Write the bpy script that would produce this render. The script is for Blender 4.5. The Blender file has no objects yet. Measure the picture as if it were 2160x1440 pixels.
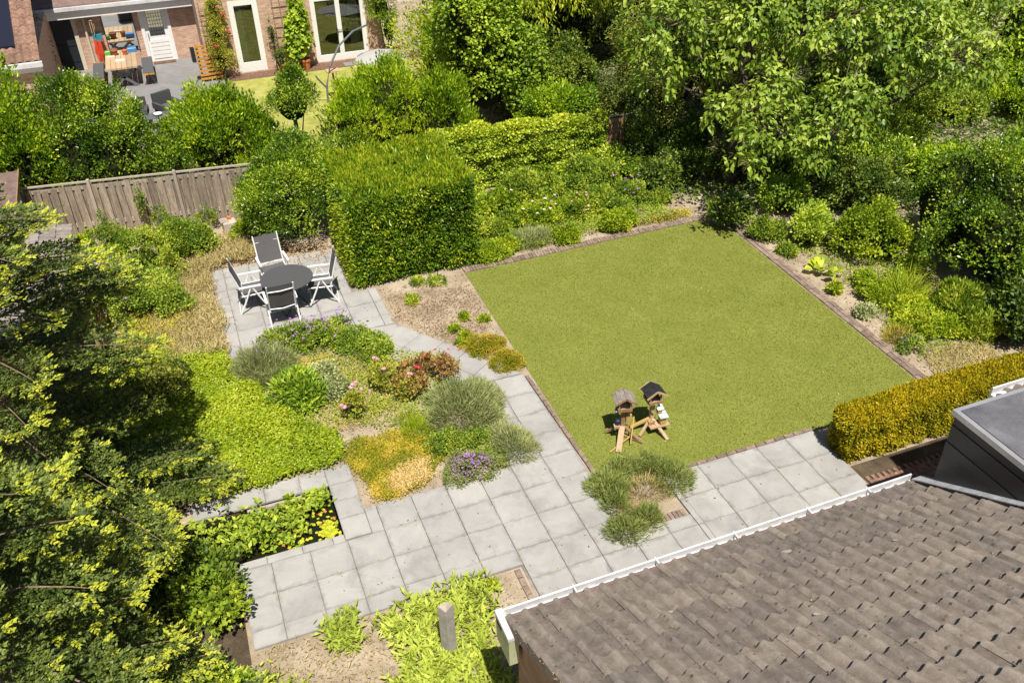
import bpy, math, random
import numpy as np
from mathutils import Vector, Matrix

# ------------------------------------------------------------------ camera, sky, sun, exposure
scene = bpy.context.scene
COL = scene.collection
cam_d = bpy.data.cameras.new("camera")
cam_d.sensor_width = 36.0
cam_d.lens = 31.056
cam_d.clip_start = 0.1
cam_d.clip_end = 500
cam = bpy.data.objects.new("camera", cam_d)
COL.objects.link(cam)
cam.matrix_world = Matrix(((0.93119607, 0.22229305, -0.28889388, 0.27926182),
                           (-0.3640811, 0.52836418, -0.76699169, -9.42424144),
                           (-0.01785575, 0.81940045, 0.57294334, 10.60231774),
                           (0, 0, 0, 1)))
scene.camera = cam

SUN = Vector((-0.06, -0.50, 1.0)).normalized()      # towards the sun
world = bpy.data.worlds.new("World")
scene.world = world
world.use_nodes = True
wn = world.node_tree
wn.nodes.clear()
sky = wn.nodes.new('ShaderNodeTexSky')
sky.sky_type = 'NISHITA'
sky.sun_disc = False
sky.sun_elevation = math.asin(SUN.z)
sky.sun_rotation = math.atan2(SUN.x, SUN.y)
bg = wn.nodes.new('ShaderNodeBackground')
bg.inputs['Strength'].default_value = 0.05
wo = wn.nodes.new('ShaderNodeOutputWorld')
wn.links.new(sky.outputs[0], bg.inputs['Color'])
wn.links.new(bg.outputs[0], wo.inputs['Surface'])

sun_d = bpy.data.lights.new("sun", 'SUN')
sun_d.energy = 5.0
sun_d.angle = math.radians(0.5)
sun_d.color = (1.0, 0.94, 0.83)
sun_o = bpy.data.objects.new("sun", sun_d)
COL.objects.link(sun_o)
sun_o.rotation_euler = SUN.to_track_quat('Z', 'Y').to_euler()
sun_o.location = (0, 0, 30)

scene.view_settings.view_transform = 'Standard'
scene.view_settings.look = 'None'
scene.view_settings.exposure = 0.42
scene.view_settings.gamma = 1.0
scene.view_settings.use_curve_mapping = False
scene.render.engine = 'CYCLES'
scene.cycles.max_bounces = 6
scene.cycles.diffuse_bounces = 3
scene.cycles.transmission_bounces = 4

# ------------------------------------------------------------------ materials
MATS = {}


def srgb(r, g, b):
    f = lambda c: (c / 12.92 if c <= 0.04045 else ((c + 0.055) / 1.055) ** 2.4)
    return (f(r / 255), f(g / 255), f(b / 255), 1.0)


def ramp(nt, fac, stops):
    r = nt.nodes.new('ShaderNodeValToRGB')
    el = r.color_ramp.elements
    while len(el) < len(stops):
        el.new(0.5)
    for e, (p, c) in zip(el, stops):
        e.position = p
        e.color = c if len(c) == 4 else (*c, 1)
    nt.links.new(fac, r.inputs[0])
    return r.outputs[0]


def noise(nt, vec, scale, detail=4, rough=0.55, dist=0.0):
    n = nt.nodes.new('ShaderNodeTexNoise')
    n.inputs['Scale'].default_value = scale
    n.inputs['Detail'].default_value = detail
    n.inputs['Roughness'].default_value = rough
    n.inputs['Distortion'].default_value = dist
    if vec is not None:
        nt.links.new(vec, n.inputs['Vector'])
    return n.outputs[0]


def mixc(nt, fac, a, b, mode='MIX'):
    m = nt.nodes.new('ShaderNodeMix')
    m.data_type = 'RGBA'
    m.blend_type = mode
    for sock, val in ((m.inputs[0], fac), (m.inputs[6], a), (m.inputs[7], b)):
        if isinstance(val, (int, float)):
            sock.default_value = val
        elif isinstance(val, tuple):
            sock.default_value = val if len(val) == 4 else (*val, 1)
        else:
            nt.links.new(val, sock)
    return m.outputs[2]


def math_n(nt, op, a, b=None, c=None):
    m = nt.nodes.new('ShaderNodeMath')
    m.operation = op
    for i, v in enumerate((a, b, c)):
        if v is None:
            continue
        if isinstance(v, (int, float)):
            m.inputs[i].default_value = v
        else:
            nt.links.new(v, m.inputs[i])
    return m.outputs[0]


def new_mat(name):
    m = bpy.data.materials.new(name)
    m.use_nodes = True
    nt = m.node_tree
    nt.nodes.clear()
    out = nt.nodes.new('ShaderNodeOutputMaterial')
    b = nt.nodes.new('ShaderNodeBsdfPrincipled')
    nt.links.new(b.outputs[0], out.inputs['Surface'])
    MATS[name] = m
    return m, nt, b, out


def coords(nt, kind='Object', per_object=True):
    tc = nt.nodes.new('ShaderNodeTexCoord')
    v = tc.outputs[kind]
    if per_object:
        oi = nt.nodes.new('ShaderNodeObjectInfo')
        mm = math_n(nt, 'MULTIPLY', oi.outputs['Random'], 37.0)
        a = nt.nodes.new('ShaderNodeVectorMath')
        a.operation = 'ADD'
        nt.links.new(v, a.inputs[0])
        nt.links.new(mm, a.inputs[1])
        v = a.outputs[0]
    return v


def bump(nt, b, height, strength=0.3, dist=0.01):
    n = nt.nodes.new('ShaderNodeBump')
    n.inputs['Strength'].default_value = strength
    n.inputs['Distance'].default_value = dist
    nt.links.new(height, n.inputs['Height'])
    nt.links.new(n.outputs[0], b.inputs['Normal'])


def surf(name, stops, scale=8, rough=0.7, spec=0.3, fine=60, bmp=0.25, bdist=0.006, var=0.12, per_object=True,
         metal=0.0, stretch=None, detail=5):
    """general weathered surface: colour ramp over noise, fine grain, per object brightness"""
    m, nt, b, out = new_mat(name)
    v = coords(nt, 'Object', per_object)
    if stretch:
        mp = nt.nodes.new('ShaderNodeMapping')
        mp.inputs['Scale'].default_value = stretch
        nt.links.new(v, mp.inputs[0])
        v = mp.outputs[0]
    n1 = noise(nt, v, scale, detail, 0.6, 0.3)
    c = ramp(nt, n1, stops)
    n2 = noise(nt, v, fine, 3, 0.6)
    c = mixc(nt, 1.0, c, ramp(nt, n2, [(0.25, (1 - var * 1.6,) * 3), (0.75, (1 + var,) * 3)]), 'MULTIPLY')
    oi = nt.nodes.new('ShaderNodeObjectInfo')
    c = mixc(nt, 1.0, c, ramp(nt, oi.outputs['Random'], [(0, (1 - var,) * 3), (1, (1 + var * 0.7,) * 3)]), 'MULTIPLY')
    nt.links.new(c, b.inputs['Base Color'])
    b.inputs['Roughness'].default_value = rough
    b.inputs['Specular IOR Level'].default_value = spec
    b.inputs['Metallic'].default_value = metal
    if bmp > 0:
        bump(nt, b, mixc(nt, 0.5, n1, n2), bmp, bdist)
    return m


PALE = {'leaf_' + q for q in 'bright cover yellow_hedge lavender lavender_green grey thyme thyme_dry dry dead drygreen lamb hosta lily turf rose_red fir_tip'.split()}


def leaf_mat(name, dark, mid, light, trans=0.28, rough=0.42, spec=0.35, patch=0.5):
    """leaf colour by a per-leaf value, with patchy variation; part of the light shines through"""
    if name.startswith('leaf'):
        dark, mid, light = (tuple(min(0.75, q * k) for q, k in zip(c, (1.46, 1.34, 1.1) if name in PALE else (2.1, 1.75, 1.1))) for c in (dark, mid, light))
    m, nt, b, out = new_mat(name)
    at = nt.nodes.new('ShaderNodeAttribute')
    at.attribute_name = 'v'
    tc = nt.nodes.new('ShaderNodeTexCoord')
    pn = noise(nt, tc.outputs['Object'], 2.2, 2, 0.5)
    f = math_n(nt, 'ADD', at.outputs['Fac'], math_n(nt, 'MULTIPLY', math_n(nt, 'SUBTRACT', pn, 0.5), patch))
    c = ramp(nt, f, [(0.05, dark), (0.5, mid), (0.95, light)])
    nt.links.new(c, b.inputs['Base Color'])
    b.inputs['Roughness'].default_value = rough
    b.inputs['Specular IOR Level'].default_value = spec
    t = nt.nodes.new('ShaderNodeBsdfTranslucent')
    nt.links.new(mixc(nt, 1.0, c, (1.15, 1.1, 0.55), 'MULTIPLY'), t.inputs['Color'])
    ms = nt.nodes.new('ShaderNodeMixShader')
    ms.inputs[0].default_value = trans
    nt.links.new(b.outputs[0], ms.inputs[1])
    nt.links.new(t.outputs[0], ms.inputs[2])
    nt.links.new(ms.outputs[0], out.inputs['Surface'])
    return m


def plain(name, col, rough=0.5, spec=0.4, metal=0.0):
    m, nt, b, out = new_mat(name)
    v = coords(nt)
    n = noise(nt, v, 14, 4)
    c = mixc(nt, 1.0, col, ramp(nt, n, [(0.3, (0.95,) * 3), (0.7, (1.03,) * 3)]), 'MULTIPLY')
    nt.links.new(c, b.inputs['Base Color'])
    b.inputs['Roughness'].default_value = rough
    b.inputs['Specular IOR Level'].default_value = spec
    b.inputs['Metallic'].default_value = metal
    return m


# foliage kinds  (dark, mid, light)
leaf_mat('leaf_laurel', (0.04, 0.105, 0.008), (0.125, 0.24, 0.014), (0.27, 0.39, 0.03), 0.3, 0.38, 0.4)
leaf_mat('leaf_holly', (0.025, 0.065, 0.010), (0.085, 0.175, 0.016), (0.24, 0.35, 0.045), 0.2, 0.3, 0.5)
leaf_mat('leaf_hedge', (0.025, 0.07, 0.008), (0.075, 0.17, 0.012), (0.22, 0.30, 0.025), 0.28, 0.36, 0.45)
leaf_mat('leaf_ivy', (0.05, 0.11, 0.012), (0.14, 0.24, 0.02), (0.33, 0.42, 0.06), 0.25, 0.4, 0.4)
leaf_mat('leaf_hazel', (0.05, 0.11, 0.014), (0.13, 0.23, 0.025), (0.24, 0.36, 0.05), 0.32, 0.5, 0.3)
leaf_mat('leaf_plum', (0.045, 0.105, 0.018), (0.105, 0.19, 0.028), (0.21, 0.31, 0.075), 0.26, 0.42, 0.4)
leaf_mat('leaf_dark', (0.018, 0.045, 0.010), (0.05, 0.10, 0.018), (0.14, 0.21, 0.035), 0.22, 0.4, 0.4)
leaf_mat('leaf_elder', (0.035, 0.06, 0.018), (0.085, 0.13, 0.03), (0.20, 0.24, 0.06), 0.24, 0.5, 0.3)
leaf_mat('leaf_lime', (0.08, 0.14, 0.01), (0.18, 0.27, 0.02), (0.34, 0.42, 0.05), 0.35, 0.45, 0.35)
leaf_mat('leaf_border', (0.05, 0.105, 0.015), (0.13, 0.22, 0.03), (0.27, 0.36, 0.065), 0.3, 0.55, 0.25)
leaf_mat('leaf_bright', (0.11, 0.19, 0.012), (0.235, 0.345, 0.022), (0.40, 0.47, 0.04), 0.3, 0.5, 0.25)
leaf_mat('leaf_cover', (0.10, 0.165, 0.008), (0.22, 0.32, 0.016), (0.38, 0.45, 0.04), 0.3, 0.42, 0.35, 0.35)
leaf_mat('leaf_yellow_hedge', (0.12, 0.145, 0.006), (0.31, 0.285, 0.012), (0.46, 0.39, 0.02), 0.22, 0.5, 0.25, 0.8)
leaf_mat('leaf_lavender', (0.13, 0.17, 0.075), (0.24, 0.295, 0.14), (0.39, 0.44, 0.25), 0.2, 0.7, 0.15)
leaf_mat('leaf_lavender_green', (0.09, 0.13, 0.035), (0.175, 0.235, 0.07), (0.30, 0.36, 0.14), 0.22, 0.65, 0.2)
leaf_mat('leaf_grey', (0.15, 0.20, 0.10), (0.27, 0.33, 0.18), (0.42, 0.47, 0.28), 0.2, 0.6, 0.2)
leaf_mat('leaf_peony', (0.06, 0.13, 0.02), (0.13, 0.24, 0.03), (0.26, 0.37, 0.06), 0.25, 0.45, 0.35)
leaf_mat('leaf_geranium', (0.055, 0.12, 0.02), (0.125, 0.215, 0.035), (0.25, 0.34, 0.07), 0.28, 0.55, 0.25)
leaf_mat('leaf_thyme', (0.15, 0.18, 0.015), (0.33, 0.30, 0.03), (0.46, 0.37, 0.10), 0.2, 0.7, 0.1, 1.5)
leaf_mat('leaf_thyme_dry', (0.24, 0.19, 0.06), (0.40, 0.315, 0.12), (0.50, 0.42, 0.24), 0.2, 0.8, 0.1, 1.1)
leaf_mat('leaf_dry', (0.19, 0.165, 0.085), (0.32, 0.29, 0.155), (0.45, 0.415, 0.26), 0.2, 0.8, 0.1)
leaf_mat('leaf_dead', (0.11, 0.075, 0.045), (0.24, 0.175, 0.115), (0.40, 0.32, 0.22), 0.1, 0.8, 0.1)
leaf_mat('leaf_drygreen', (0.20, 0.19, 0.04), (0.34, 0.33, 0.07), (0.48, 0.45, 0.14), 0.2, 0.7, 0.1, 0.9)
leaf_mat('leaf_lamb', (0.14, 0.20, 0.04), (0.27, 0.36, 0.06), (0.43, 0.52, 0.12), 0.25, 0.7, 0.15)
leaf_mat('leaf_hosta', (0.16, 0.24, 0.02), (0.30, 0.40, 0.03), (0.44, 0.50, 0.06), 0.3, 0.45, 0.3)
leaf_mat('leaf_fir', (0.024, 0.045, 0.015), (0.085, 0.135, 0.04), (0.20, 0.275, 0.15), 0.16, 0.5, 0.3)
leaf_mat('leaf_fir_tip', (0.23, 0.30, 0.03), (0.34, 0.40, 0.05), (0.44, 0.47, 0.09), 0.25, 0.5, 0.25)
leaf_mat('leaf_rose', (0.09, 0.12, 0.025), (0.18, 0.23, 0.04), (0.30, 0.34, 0.08), 0.25, 0.5, 0.3)
leaf_mat('leaf_rose_red', (0.14, 0.07, 0.03), (0.25, 0.15, 0.06), (0.34, 0.28, 0.10), 0.25, 0.5, 0.3)
leaf_mat('leaf_lily', (0.20, 0.26, 0.02), (0.36, 0.42, 0.03), (0.50, 0.48, 0.06), 0.15, 0.35, 0.5)
leaf_mat('leaf_turf', (0.115, 0.15, 0.03), (0.158, 0.192, 0.042), (0.215, 0.24, 0.07), 0.15, 0.6, 0.2, 0.25)
leaf_mat('petal_pink', (0.55, 0.22, 0.33), (0.72, 0.36, 0.48), (0.85, 0.58, 0.66), 0.25, 0.6, 0.2)
leaf_mat('petal_purple', (0.20, 0.08, 0.33), (0.38, 0.17, 0.50), (0.55, 0.33, 0.66), 0.25, 0.6, 0.2)
leaf_mat('petal_mauve', (0.30, 0.18, 0.42), (0.42, 0.28, 0.52), (0.58, 0.45, 0.66), 0.25, 0.6, 0.2)
leaf_mat('petal_red', (0.45, 0.02, 0.05), (0.62, 0.04, 0.10), (0.72, 0.08, 0.15), 0.2, 0.5, 0.2)
leaf_mat('petal_white', (0.6, 0.6, 0.55), (0.7, 0.7, 0.66), (0.8, 0.8, 0.78), 0.2, 0.5, 0.2)

surf('bark', [(0.3, (0.05, 0.038, 0.028)), (0.6, (0.12, 0.095, 0.07)), (0.8, (0.2, 0.17, 0.13))], 10, 0.9, 0.1, 50, 0.8, 0.02)
surf('twig', [(0.3, (0.12, 0.09, 0.06)), (0.7, (0.28, 0.22, 0.15))], 20, 0.9, 0.1, 60, 0.4, 0.006)
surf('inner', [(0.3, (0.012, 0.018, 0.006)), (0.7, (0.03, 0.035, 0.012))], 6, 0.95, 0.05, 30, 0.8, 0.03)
surf('soil', [(0.25, (0.20, 0.155, 0.11)), (0.5, (0.37, 0.30, 0.22)), (0.75, (0.52, 0.435, 0.335))], 1.6, 0.95, 0.1, 45, 0.9, 0.02, 0.2,
     per_object=False, detail=10)
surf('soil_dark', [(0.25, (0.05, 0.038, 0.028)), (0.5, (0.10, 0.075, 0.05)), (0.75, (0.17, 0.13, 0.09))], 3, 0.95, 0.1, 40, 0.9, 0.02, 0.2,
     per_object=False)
surf('joint', [(0.3, (0.17, 0.155, 0.135)), (0.7, (0.36, 0.32, 0.27))], 6, 0.95, 0.1, 60, 0.4, 0.004, per_object=False)
surf('turf_base', [(0.25, (0.19, 0.22, 0.042)), (0.5, (0.225, 0.25, 0.05)), (0.75, (0.265, 0.28, 0.064))], 1.4, 0.85, 0.1, 60, 0.8, 0.012,
     0.16, per_object=False, detail=10)
surf('lawn_far', [(0.25, (0.22, 0.235, 0.05)), (0.5, (0.32, 0.325, 0.08)), (0.75, (0.44, 0.42, 0.15))], 2.5, 0.85, 0.1, 50, 0.6, 0.01, 0.2,
     per_object=False, detail=8)
surf('mulch', [(0.25, (0.10, 0.055, 0.035)), (0.55, (0.24, 0.14, 0.10)), (0.8, (0.42, 0.29, 0.22))], 16, 0.95, 0.1, 60, 1.0, 0.03, 0.25,
     per_object=False)
surf('brick_edge', [(0.3, (0.20, 0.145, 0.115)), (0.55, (0.30, 0.225, 0.18)), (0.8, (0.42, 0.34, 0.28))], 9, 0.9, 0.15, 70, 0.6, 0.006, 0.28)
surf('clinker', [(0.3, (0.17, 0.10, 0.075)), (0.6, (0.31, 0.19, 0.14)), (0.8, (0.40, 0.29, 0.22))], 9, 0.9, 0.15, 70, 0.6, 0.006, 0.28)
surf('wood_grey', [(0.25, (0.17, 0.13, 0.10)), (0.5, (0.34, 0.275, 0.21)), (0.75, (0.50, 0.42, 0.34))], 5, 0.85, 0.15, 30, 0.5, 0.006, 0.26,
     stretch=(3, 3, 0.35))
surf('wood_light', [(0.25, (0.36, 0.30, 0.245)), (0.75, (0.52, 0.45, 0.38))], 6, 0.85, 0.15, 40, 0.4, 0.005, 0.12, stretch=(3, 3, 0.4))
surf('wood_brown', [(0.25, (0.20, 0.12, 0.06)), (0.5, (0.34, 0.21, 0.115)), (0.75, (0.46, 0.31, 0.18))], 6, 0.8, 0.2, 40, 0.4, 0.005, 0.2,
     stretch=(2, 2, 0.5))
surf('wood_pale', [(0.25, (0.40, 0.27, 0.16)), (0.75, (0.58, 0.43, 0.28))], 6, 0.8, 0.2, 40, 0.3, 0.004, 0.15, stretch=(2, 2, 0.5))
surf('wood_orange', [(0.25, (0.46, 0.21, 0.035)), (0.75, (0.66, 0.34, 0.07))], 6, 0.65, 0.3, 40, 0.3, 0.004, 0.12)
surf('wood_yellow', [(0.25, (0.44, 0.29, 0.08)), (0.75, (0.60, 0.42, 0.16))], 6, 0.7, 0.2, 40, 0.3, 0.004, 0.12)
surf('shingle_grey', [(0.25, (0.19, 0.165, 0.145)), (0.75, (0.36, 0.32, 0.29))], 9, 0.85, 0.15, 50, 0.5, 0.006, 0.2)
surf('felt_black', [(0.3, (0.018, 0.018, 0.02)), (0.7, (0.05, 0.05, 0.052))], 20, 0.95, 0.1, 120, 0.8, 0.006)
surf('felt_brown', [(0.3, (0.15, 0.10, 0.09)), (0.7, (0.24, 0.17, 0.15))], 5, 0.95, 0.1, 90, 0.4, 0.006, per_object=False)
surf('felt_blue', [(0.3, (0.34, 0.37, 0.40)), (0.7, (0.50, 0.52, 0.55))], 8, 0.7, 0.3, 60, 0.3, 0.004)
surf('zinc', [(0.3, (0.50, 0.50, 0.52)), (0.55, (0.66, 0.66, 0.68)), (0.8, (0.76, 0.76, 0.78))], 3, 0.45, 0.4, 40, 0.15, 0.004, 0.07,
     per_object=False)
surf('lead', [(0.3, (0.26, 0.27, 0.30)), (0.55, (0.40, 0.41, 0.44)), (0.8, (0.56, 0.57, 0.60))], 7, 0.55, 0.4, 40, 0.5, 0.012, 0.15)
surf('fascia_green', [(0.3, (0.34, 0.37, 0.22)), (0.7, (0.44, 0.47, 0.30))], 5, 0.6, 0.3, 40, 0.1, 0.003, 0.06)
surf('bitumen', [(0.3, (0.10, 0.10, 0.115)), (0.55, (0.17, 0.17, 0.19)), (0.8, (0.30, 0.30, 0.32))], 1.8, 0.85, 0.2, 90, 0.5, 0.006, 0.2,
     per_object=False)
surf('aluminium', [(0.3, (0.50, 0.50, 0.52)), (0.7, (0.62, 0.62, 0.64))], 4, 0.38, 0.5, 40, 0.05, 0.002, 0.05, metal=0.55)
plain('white_paint', (0.80, 0.80, 0.79, 1), 0.4, 0.4)
plain('white_metal', (0.78, 0.78, 0.79, 1), 0.32, 0.5)
plain('sling_grey', (0.115, 0.11, 0.115, 1), 0.75, 0.25)
plain('table_grey', (0.085, 0.085, 0.088, 1), 0.5, 0.35)
plain('dark_metal', (0.035, 0.037, 0.042, 1), 0.45, 0.4)
plain('grey_metal', (0.13, 0.14, 0.155, 1), 0.45, 0.4)
plain('black_panel', (0.030, 0.031, 0.034, 1), 0.32, 0.45)
plain('solar', (0.012, 0.014, 0.03, 1), 0.35, 0.4)
plain('door_dark', (0.016, 0.022, 0.026, 1), 0.45, 0.4)
plain('terracotta', (0.52, 0.18, 0.075, 1), 0.8, 0.2)
plain('red_hose', (0.66, 0.075, 0.03, 1), 0.45, 0.4)
plain('teal', (0.03, 0.24, 0.30, 1), 0.45, 0.4)
plain('blue', (0.06, 0.22, 0.52, 1), 0.45, 0.4)
plain('navy', (0.02, 0.025, 0.07, 1), 0.4, 0.4)
plain('green_plastic', (0.12, 0.42, 0.06, 1), 0.45, 0.4)
plain('cream', (0.62, 0.55, 0.44, 1), 0.6, 0.3)
plain('cushion', (0.10, 0.105, 0.11, 1), 0.9, 0.15)
plain('rattan', (0.075, 0.078, 0.082, 1), 0.8, 0.2)
plain('curtain', (0.66, 0.68, 0.66, 1), 0.9, 0.1)
plain('interior', (0.05, 0.045, 0.04, 1), 0.9, 0.1)
plain('copper_pot', (0.30, 0.12, 0.06, 1), 0.6, 0.3)
plain('parasol_cloth', (0.42, 0.42, 0.40, 1), 0.9, 0.1)
surf('stone_pale', [(0.3, (0.44, 0.36, 0.30)), (0.7, (0.62, 0.53, 0.46))], 9, 0.9, 0.1, 60, 0.5, 0.01)
surf('concrete_post', [(0.3, (0.30, 0.27, 0.245)), (0.7, (0.44, 0.41, 0.38))], 7, 0.9, 0.15, 70, 0.5, 0.005)
surf('pave_far', [(0.3, (0.20, 0.195, 0.20)), (0.7, (0.27, 0.265, 0.27))], 2, 0.8, 0.2, 50, 0.2, 0.004, 0.1, per_object=False)


def slab_mat():
    m, nt, b, out = new_mat('slab')
    v = coords(nt)
    tcw = nt.nodes.new('ShaderNodeNewGeometry')
    n1 = noise(nt, v, 2.2, 6, 0.6, 0.4)
    c = ramp(nt, n1, [(0.25, (0.335, 0.327, 0.318)), (0.5, (0.388, 0.38, 0.37)), (0.75, (0.435, 0.427, 0.416))])
    n2 = noise(nt, v, 130, 2, 0.6)
    c = mixc(nt, 1.0, c, ramp(nt, n2, [(0.25, (0.84,) * 3), (0.75, (1.08,) * 3)]), 'MULTIPLY')
    # ochre lichen and dark algae stains with shapes of their own
    ng = noise(nt, tcw.outputs['Position'], 1.3, 6, 0.7, 0.6)
    c = mixc(nt, ramp(nt, ng, [(0.50, (0, 0, 0)), (0.72, (0.6,) * 3)]), c, (0.22, 0.215, 0.205), 'MIX')
    no = noise(nt, tcw.outputs['Position'], 2.3, 5, 0.7, 0.2)
    c = mixc(nt, ramp(nt, no, [(0.66, (0, 0, 0)), (0.82, (0.4,) * 3)]), c, (0.46, 0.36, 0.25), 'MIX')
    # grime gathered along the joints
    tc = nt.nodes.new('ShaderNodeTexCoord')
    sx = nt.nodes.new('ShaderNodeSeparateXYZ')
    nt.links.new(tc.outputs['Generated'], sx.inputs[0])
    ex = math_n(nt, 'ABSOLUTE', math_n(nt, 'SUBTRACT', sx.outputs[0], 0.5))
    ey = math_n(nt, 'ABSOLUTE', math_n(nt, 'SUBTRACT', sx.outputs[1], 0.5))
    e = math_n(nt, 'MAXIMUM', ex, ey)
    e = math_n(nt, 'ADD', e, math_n(nt, 'MULTIPLY', math_n(nt, 'SUBTRACT', noise(nt, v, 4.0, 5, 0.65, 0.5), 0.58), 0.55))
    c = mixc(nt, ramp(nt, e, [(0.38, (0, 0, 0)), (0.55, (0.7,) * 3)]), c, (0.18, 0.175, 0.165), 'MIX')
    oi = nt.nodes.new('ShaderNodeObjectInfo')
    c = mixc(nt, 1.0, c, ramp(nt, oi.outputs['Random'], [(0, (0.93, 0.93, 0.935)), (1, (1.03, 1.025, 1.02))]), 'MULTIPLY')
    nt.links.new(c, b.inputs['Base Color'])
    b.inputs['Roughness'].default_value = 0.85
    b.inputs['Specular IOR Level'].default_value = 0.2
    bump(nt, b, mixc(nt, 0.5, n1, n2), 0.25, 0.004)


slab_mat()


def tile_mat():
    m, nt, b, out = new_mat('roof_tile')
    v = coords(nt)
    n1 = noise(nt, v, 7, 6, 0.65, 0.5)
    c = ramp(nt, n1, [(0.25, (0.16, 0.138, 0.12)), (0.5, (0.26, 0.225, 0.195)), (0.78, (0.36, 0.325, 0.285))])
    n2 = noise(nt, v, 90, 3, 0.65)
    c = mixc(nt, 1.0, c, ramp(nt, n2, [(0.25, (0.72,) * 3), (0.75, (1.2,) * 3)]), 'MULTIPLY')
    vo = nt.nodes.new('ShaderNodeTexVoronoi')
    vo.inputs['Scale'].default_value = 11
    nt.links.new(v, vo.inputs['Vector'])
    spot = math_n(nt, 'ADD', vo.outputs['Distance'], math_n(nt, 'MULTIPLY', noise(nt, v, 30, 3), 0.25))
    gate = noise(nt, v, 5, 3)
    spot = ramp(nt, spot, [(0.27, (0.85,) * 3), (0.36, (0, 0, 0))])
    spot = mixc(nt, 1.0, spot, ramp(nt, gate, [(0.46, (0, 0, 0)), (0.6, (1, 1, 1))]), 'MULTIPLY')
    c = mixc(nt, spot, c, (0.055, 0.048, 0.042), 'MIX')
    nl = noise(nt, v, 17, 4, 0.7)
    c = mixc(nt, ramp(nt, nl, [(0.68, (0, 0, 0)), (0.78, (0.5,) * 3)]), c, (0.42, 0.39, 0.33), 'MIX')
    # moss and dirt in the wave channels, plus wave shading put into the colour
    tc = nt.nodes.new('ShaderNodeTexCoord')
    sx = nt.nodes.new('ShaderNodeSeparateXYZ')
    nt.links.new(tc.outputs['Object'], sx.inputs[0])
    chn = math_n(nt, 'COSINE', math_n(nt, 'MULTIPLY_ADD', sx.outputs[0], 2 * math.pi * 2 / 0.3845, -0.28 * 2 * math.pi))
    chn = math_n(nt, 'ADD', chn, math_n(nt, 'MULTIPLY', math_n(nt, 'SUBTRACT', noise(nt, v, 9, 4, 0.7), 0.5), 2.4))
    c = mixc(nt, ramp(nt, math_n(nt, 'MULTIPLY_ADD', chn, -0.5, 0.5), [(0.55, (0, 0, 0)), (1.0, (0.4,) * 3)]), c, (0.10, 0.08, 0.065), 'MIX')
    oi = nt.nodes.new('ShaderNodeObjectInfo')
    c = mixc(nt, 1.0, c, ramp(nt, oi.outputs['Random'], [(0, (0.80, 0.79, 0.80)), (0.5, (1.0, 0.98, 0.96)), (1, (1.16, 1.12, 1.08))]), 'MULTIPLY')
    nt.links.new(c, b.inputs['Base Color'])
    b.inputs['Roughness'].default_value = 0.9
    b.inputs['Specular IOR Level'].default_value = 0.15
    bump(nt, b, mixc(nt, 0.6, n1, n2), 0.6, 0.006)


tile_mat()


def brick_mat(name, c1, c2, mortar, bw=0.21, bh=0.062, axis='XZ'):
    m, nt, b, out = new_mat(name)
    g = nt.nodes.new('ShaderNodeNewGeometry')
    sx = nt.nodes.new('ShaderNodeSeparateXYZ')
    nt.links.new(g.outputs['Position'], sx.inputs[0])
    cx = nt.nodes.new('ShaderNodeCombineXYZ')
    u = math_n(nt, 'ADD', sx.outputs[0], sx.outputs[1])
    nt.links.new(u, cx.inputs[0])
    nt.links.new(sx.outputs[2], cx.inputs[1])
    br = nt.nodes.new('ShaderNodeTexBrick')
    br.inputs['Scale'].default_value = 1.0
    br.inputs['Brick Width'].default_value = bw
    br.inputs['Row Height'].default_value = bh
    br.inputs['Mortar Size'].default_value = 0.006
    br.inputs['Mortar Smooth'].default_value = 0.2
    br.inputs['Color1'].default_value = c1
    br.inputs['Color2'].default_value = c2
    br.inputs['Mortar'].default_value = mortar
    nt.links.new(cx.outputs[0], br.inputs['Vector'])
    n = noise(nt, g.outputs['Position'], 5, 5, 0.6)
    c = mixc(nt, 1.0, br.outputs[0], ramp(nt, n, [(0.25, (0.78,) * 3), (0.75, (1.15,) * 3)]), 'MULTIPLY')
    nt.links.new(c, b.inputs['Base Color'])
    b.inputs['Roughness'].default_value = 0.9
    bump(nt, b, math_n(nt, 'SUBTRACT', 1.0, br.outputs['Fac']), 0.8, 0.008)


brick_mat('brick_far', (0.50, 0.30, 0.20, 1), (0.66, 0.44, 0.32, 1), (0.50, 0.42, 0.36, 1))
brick_mat('brick_own', (0.28, 0.15, 0.095, 1), (0.40, 0.235, 0.16, 1), (0.30, 0.25, 0.21, 1))


def glass_mat():
    m, nt, b, out = new_mat('glass')
    tr = nt.nodes.new('ShaderNodeBsdfTransparent')
    tr.inputs[0].default_value = (0.75, 0.8, 0.78, 1)
    gl = nt.nodes.new('ShaderNodeBsdfGlossy')
    gl.inputs['Roughness'].default_value = 0.03
    fr = nt.nodes.new('ShaderNodeFresnel')
    fr.inputs[0].default_value = 1.52
    f = math_n(nt, 'MULTIPLY_ADD', fr.outputs[0], 1.6, 0.06)
    ms = nt.nodes.new('ShaderNodeMixShader')
    nt.links.new(f, ms.inputs[0])
    nt.links.new(tr.outputs[0], ms.inputs[1])
    nt.links.new(gl.outputs[0], ms.inputs[2])
    nt.links.new(ms.outputs[0], out.inputs['Surface'])


glass_mat()


def water_mat():
    m, nt, b, out = new_mat('water')
    b.inputs['Base Color'].default_value = (0.012, 0.014, 0.007, 1)
    b.inputs['Roughness'].default_value = 0.06
    b.inputs['Specular IOR Level'].default_value = 0.5
    tc = nt.nodes.new('ShaderNodeNewGeometry')
    bump(nt, b, noise(nt, tc.outputs['Position'], 9, 3), 0.12, 0.01)


water_mat()


def mirror_mat():
    m, nt, b, out = new_mat('mirror')
    b.inputs['Base Color'].default_value = (0.8, 0.82, 0.82, 1)
    b.inputs['Metallic'].default_value = 1.0
    b.inputs['Roughness'].default_value = 0.03


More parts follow.
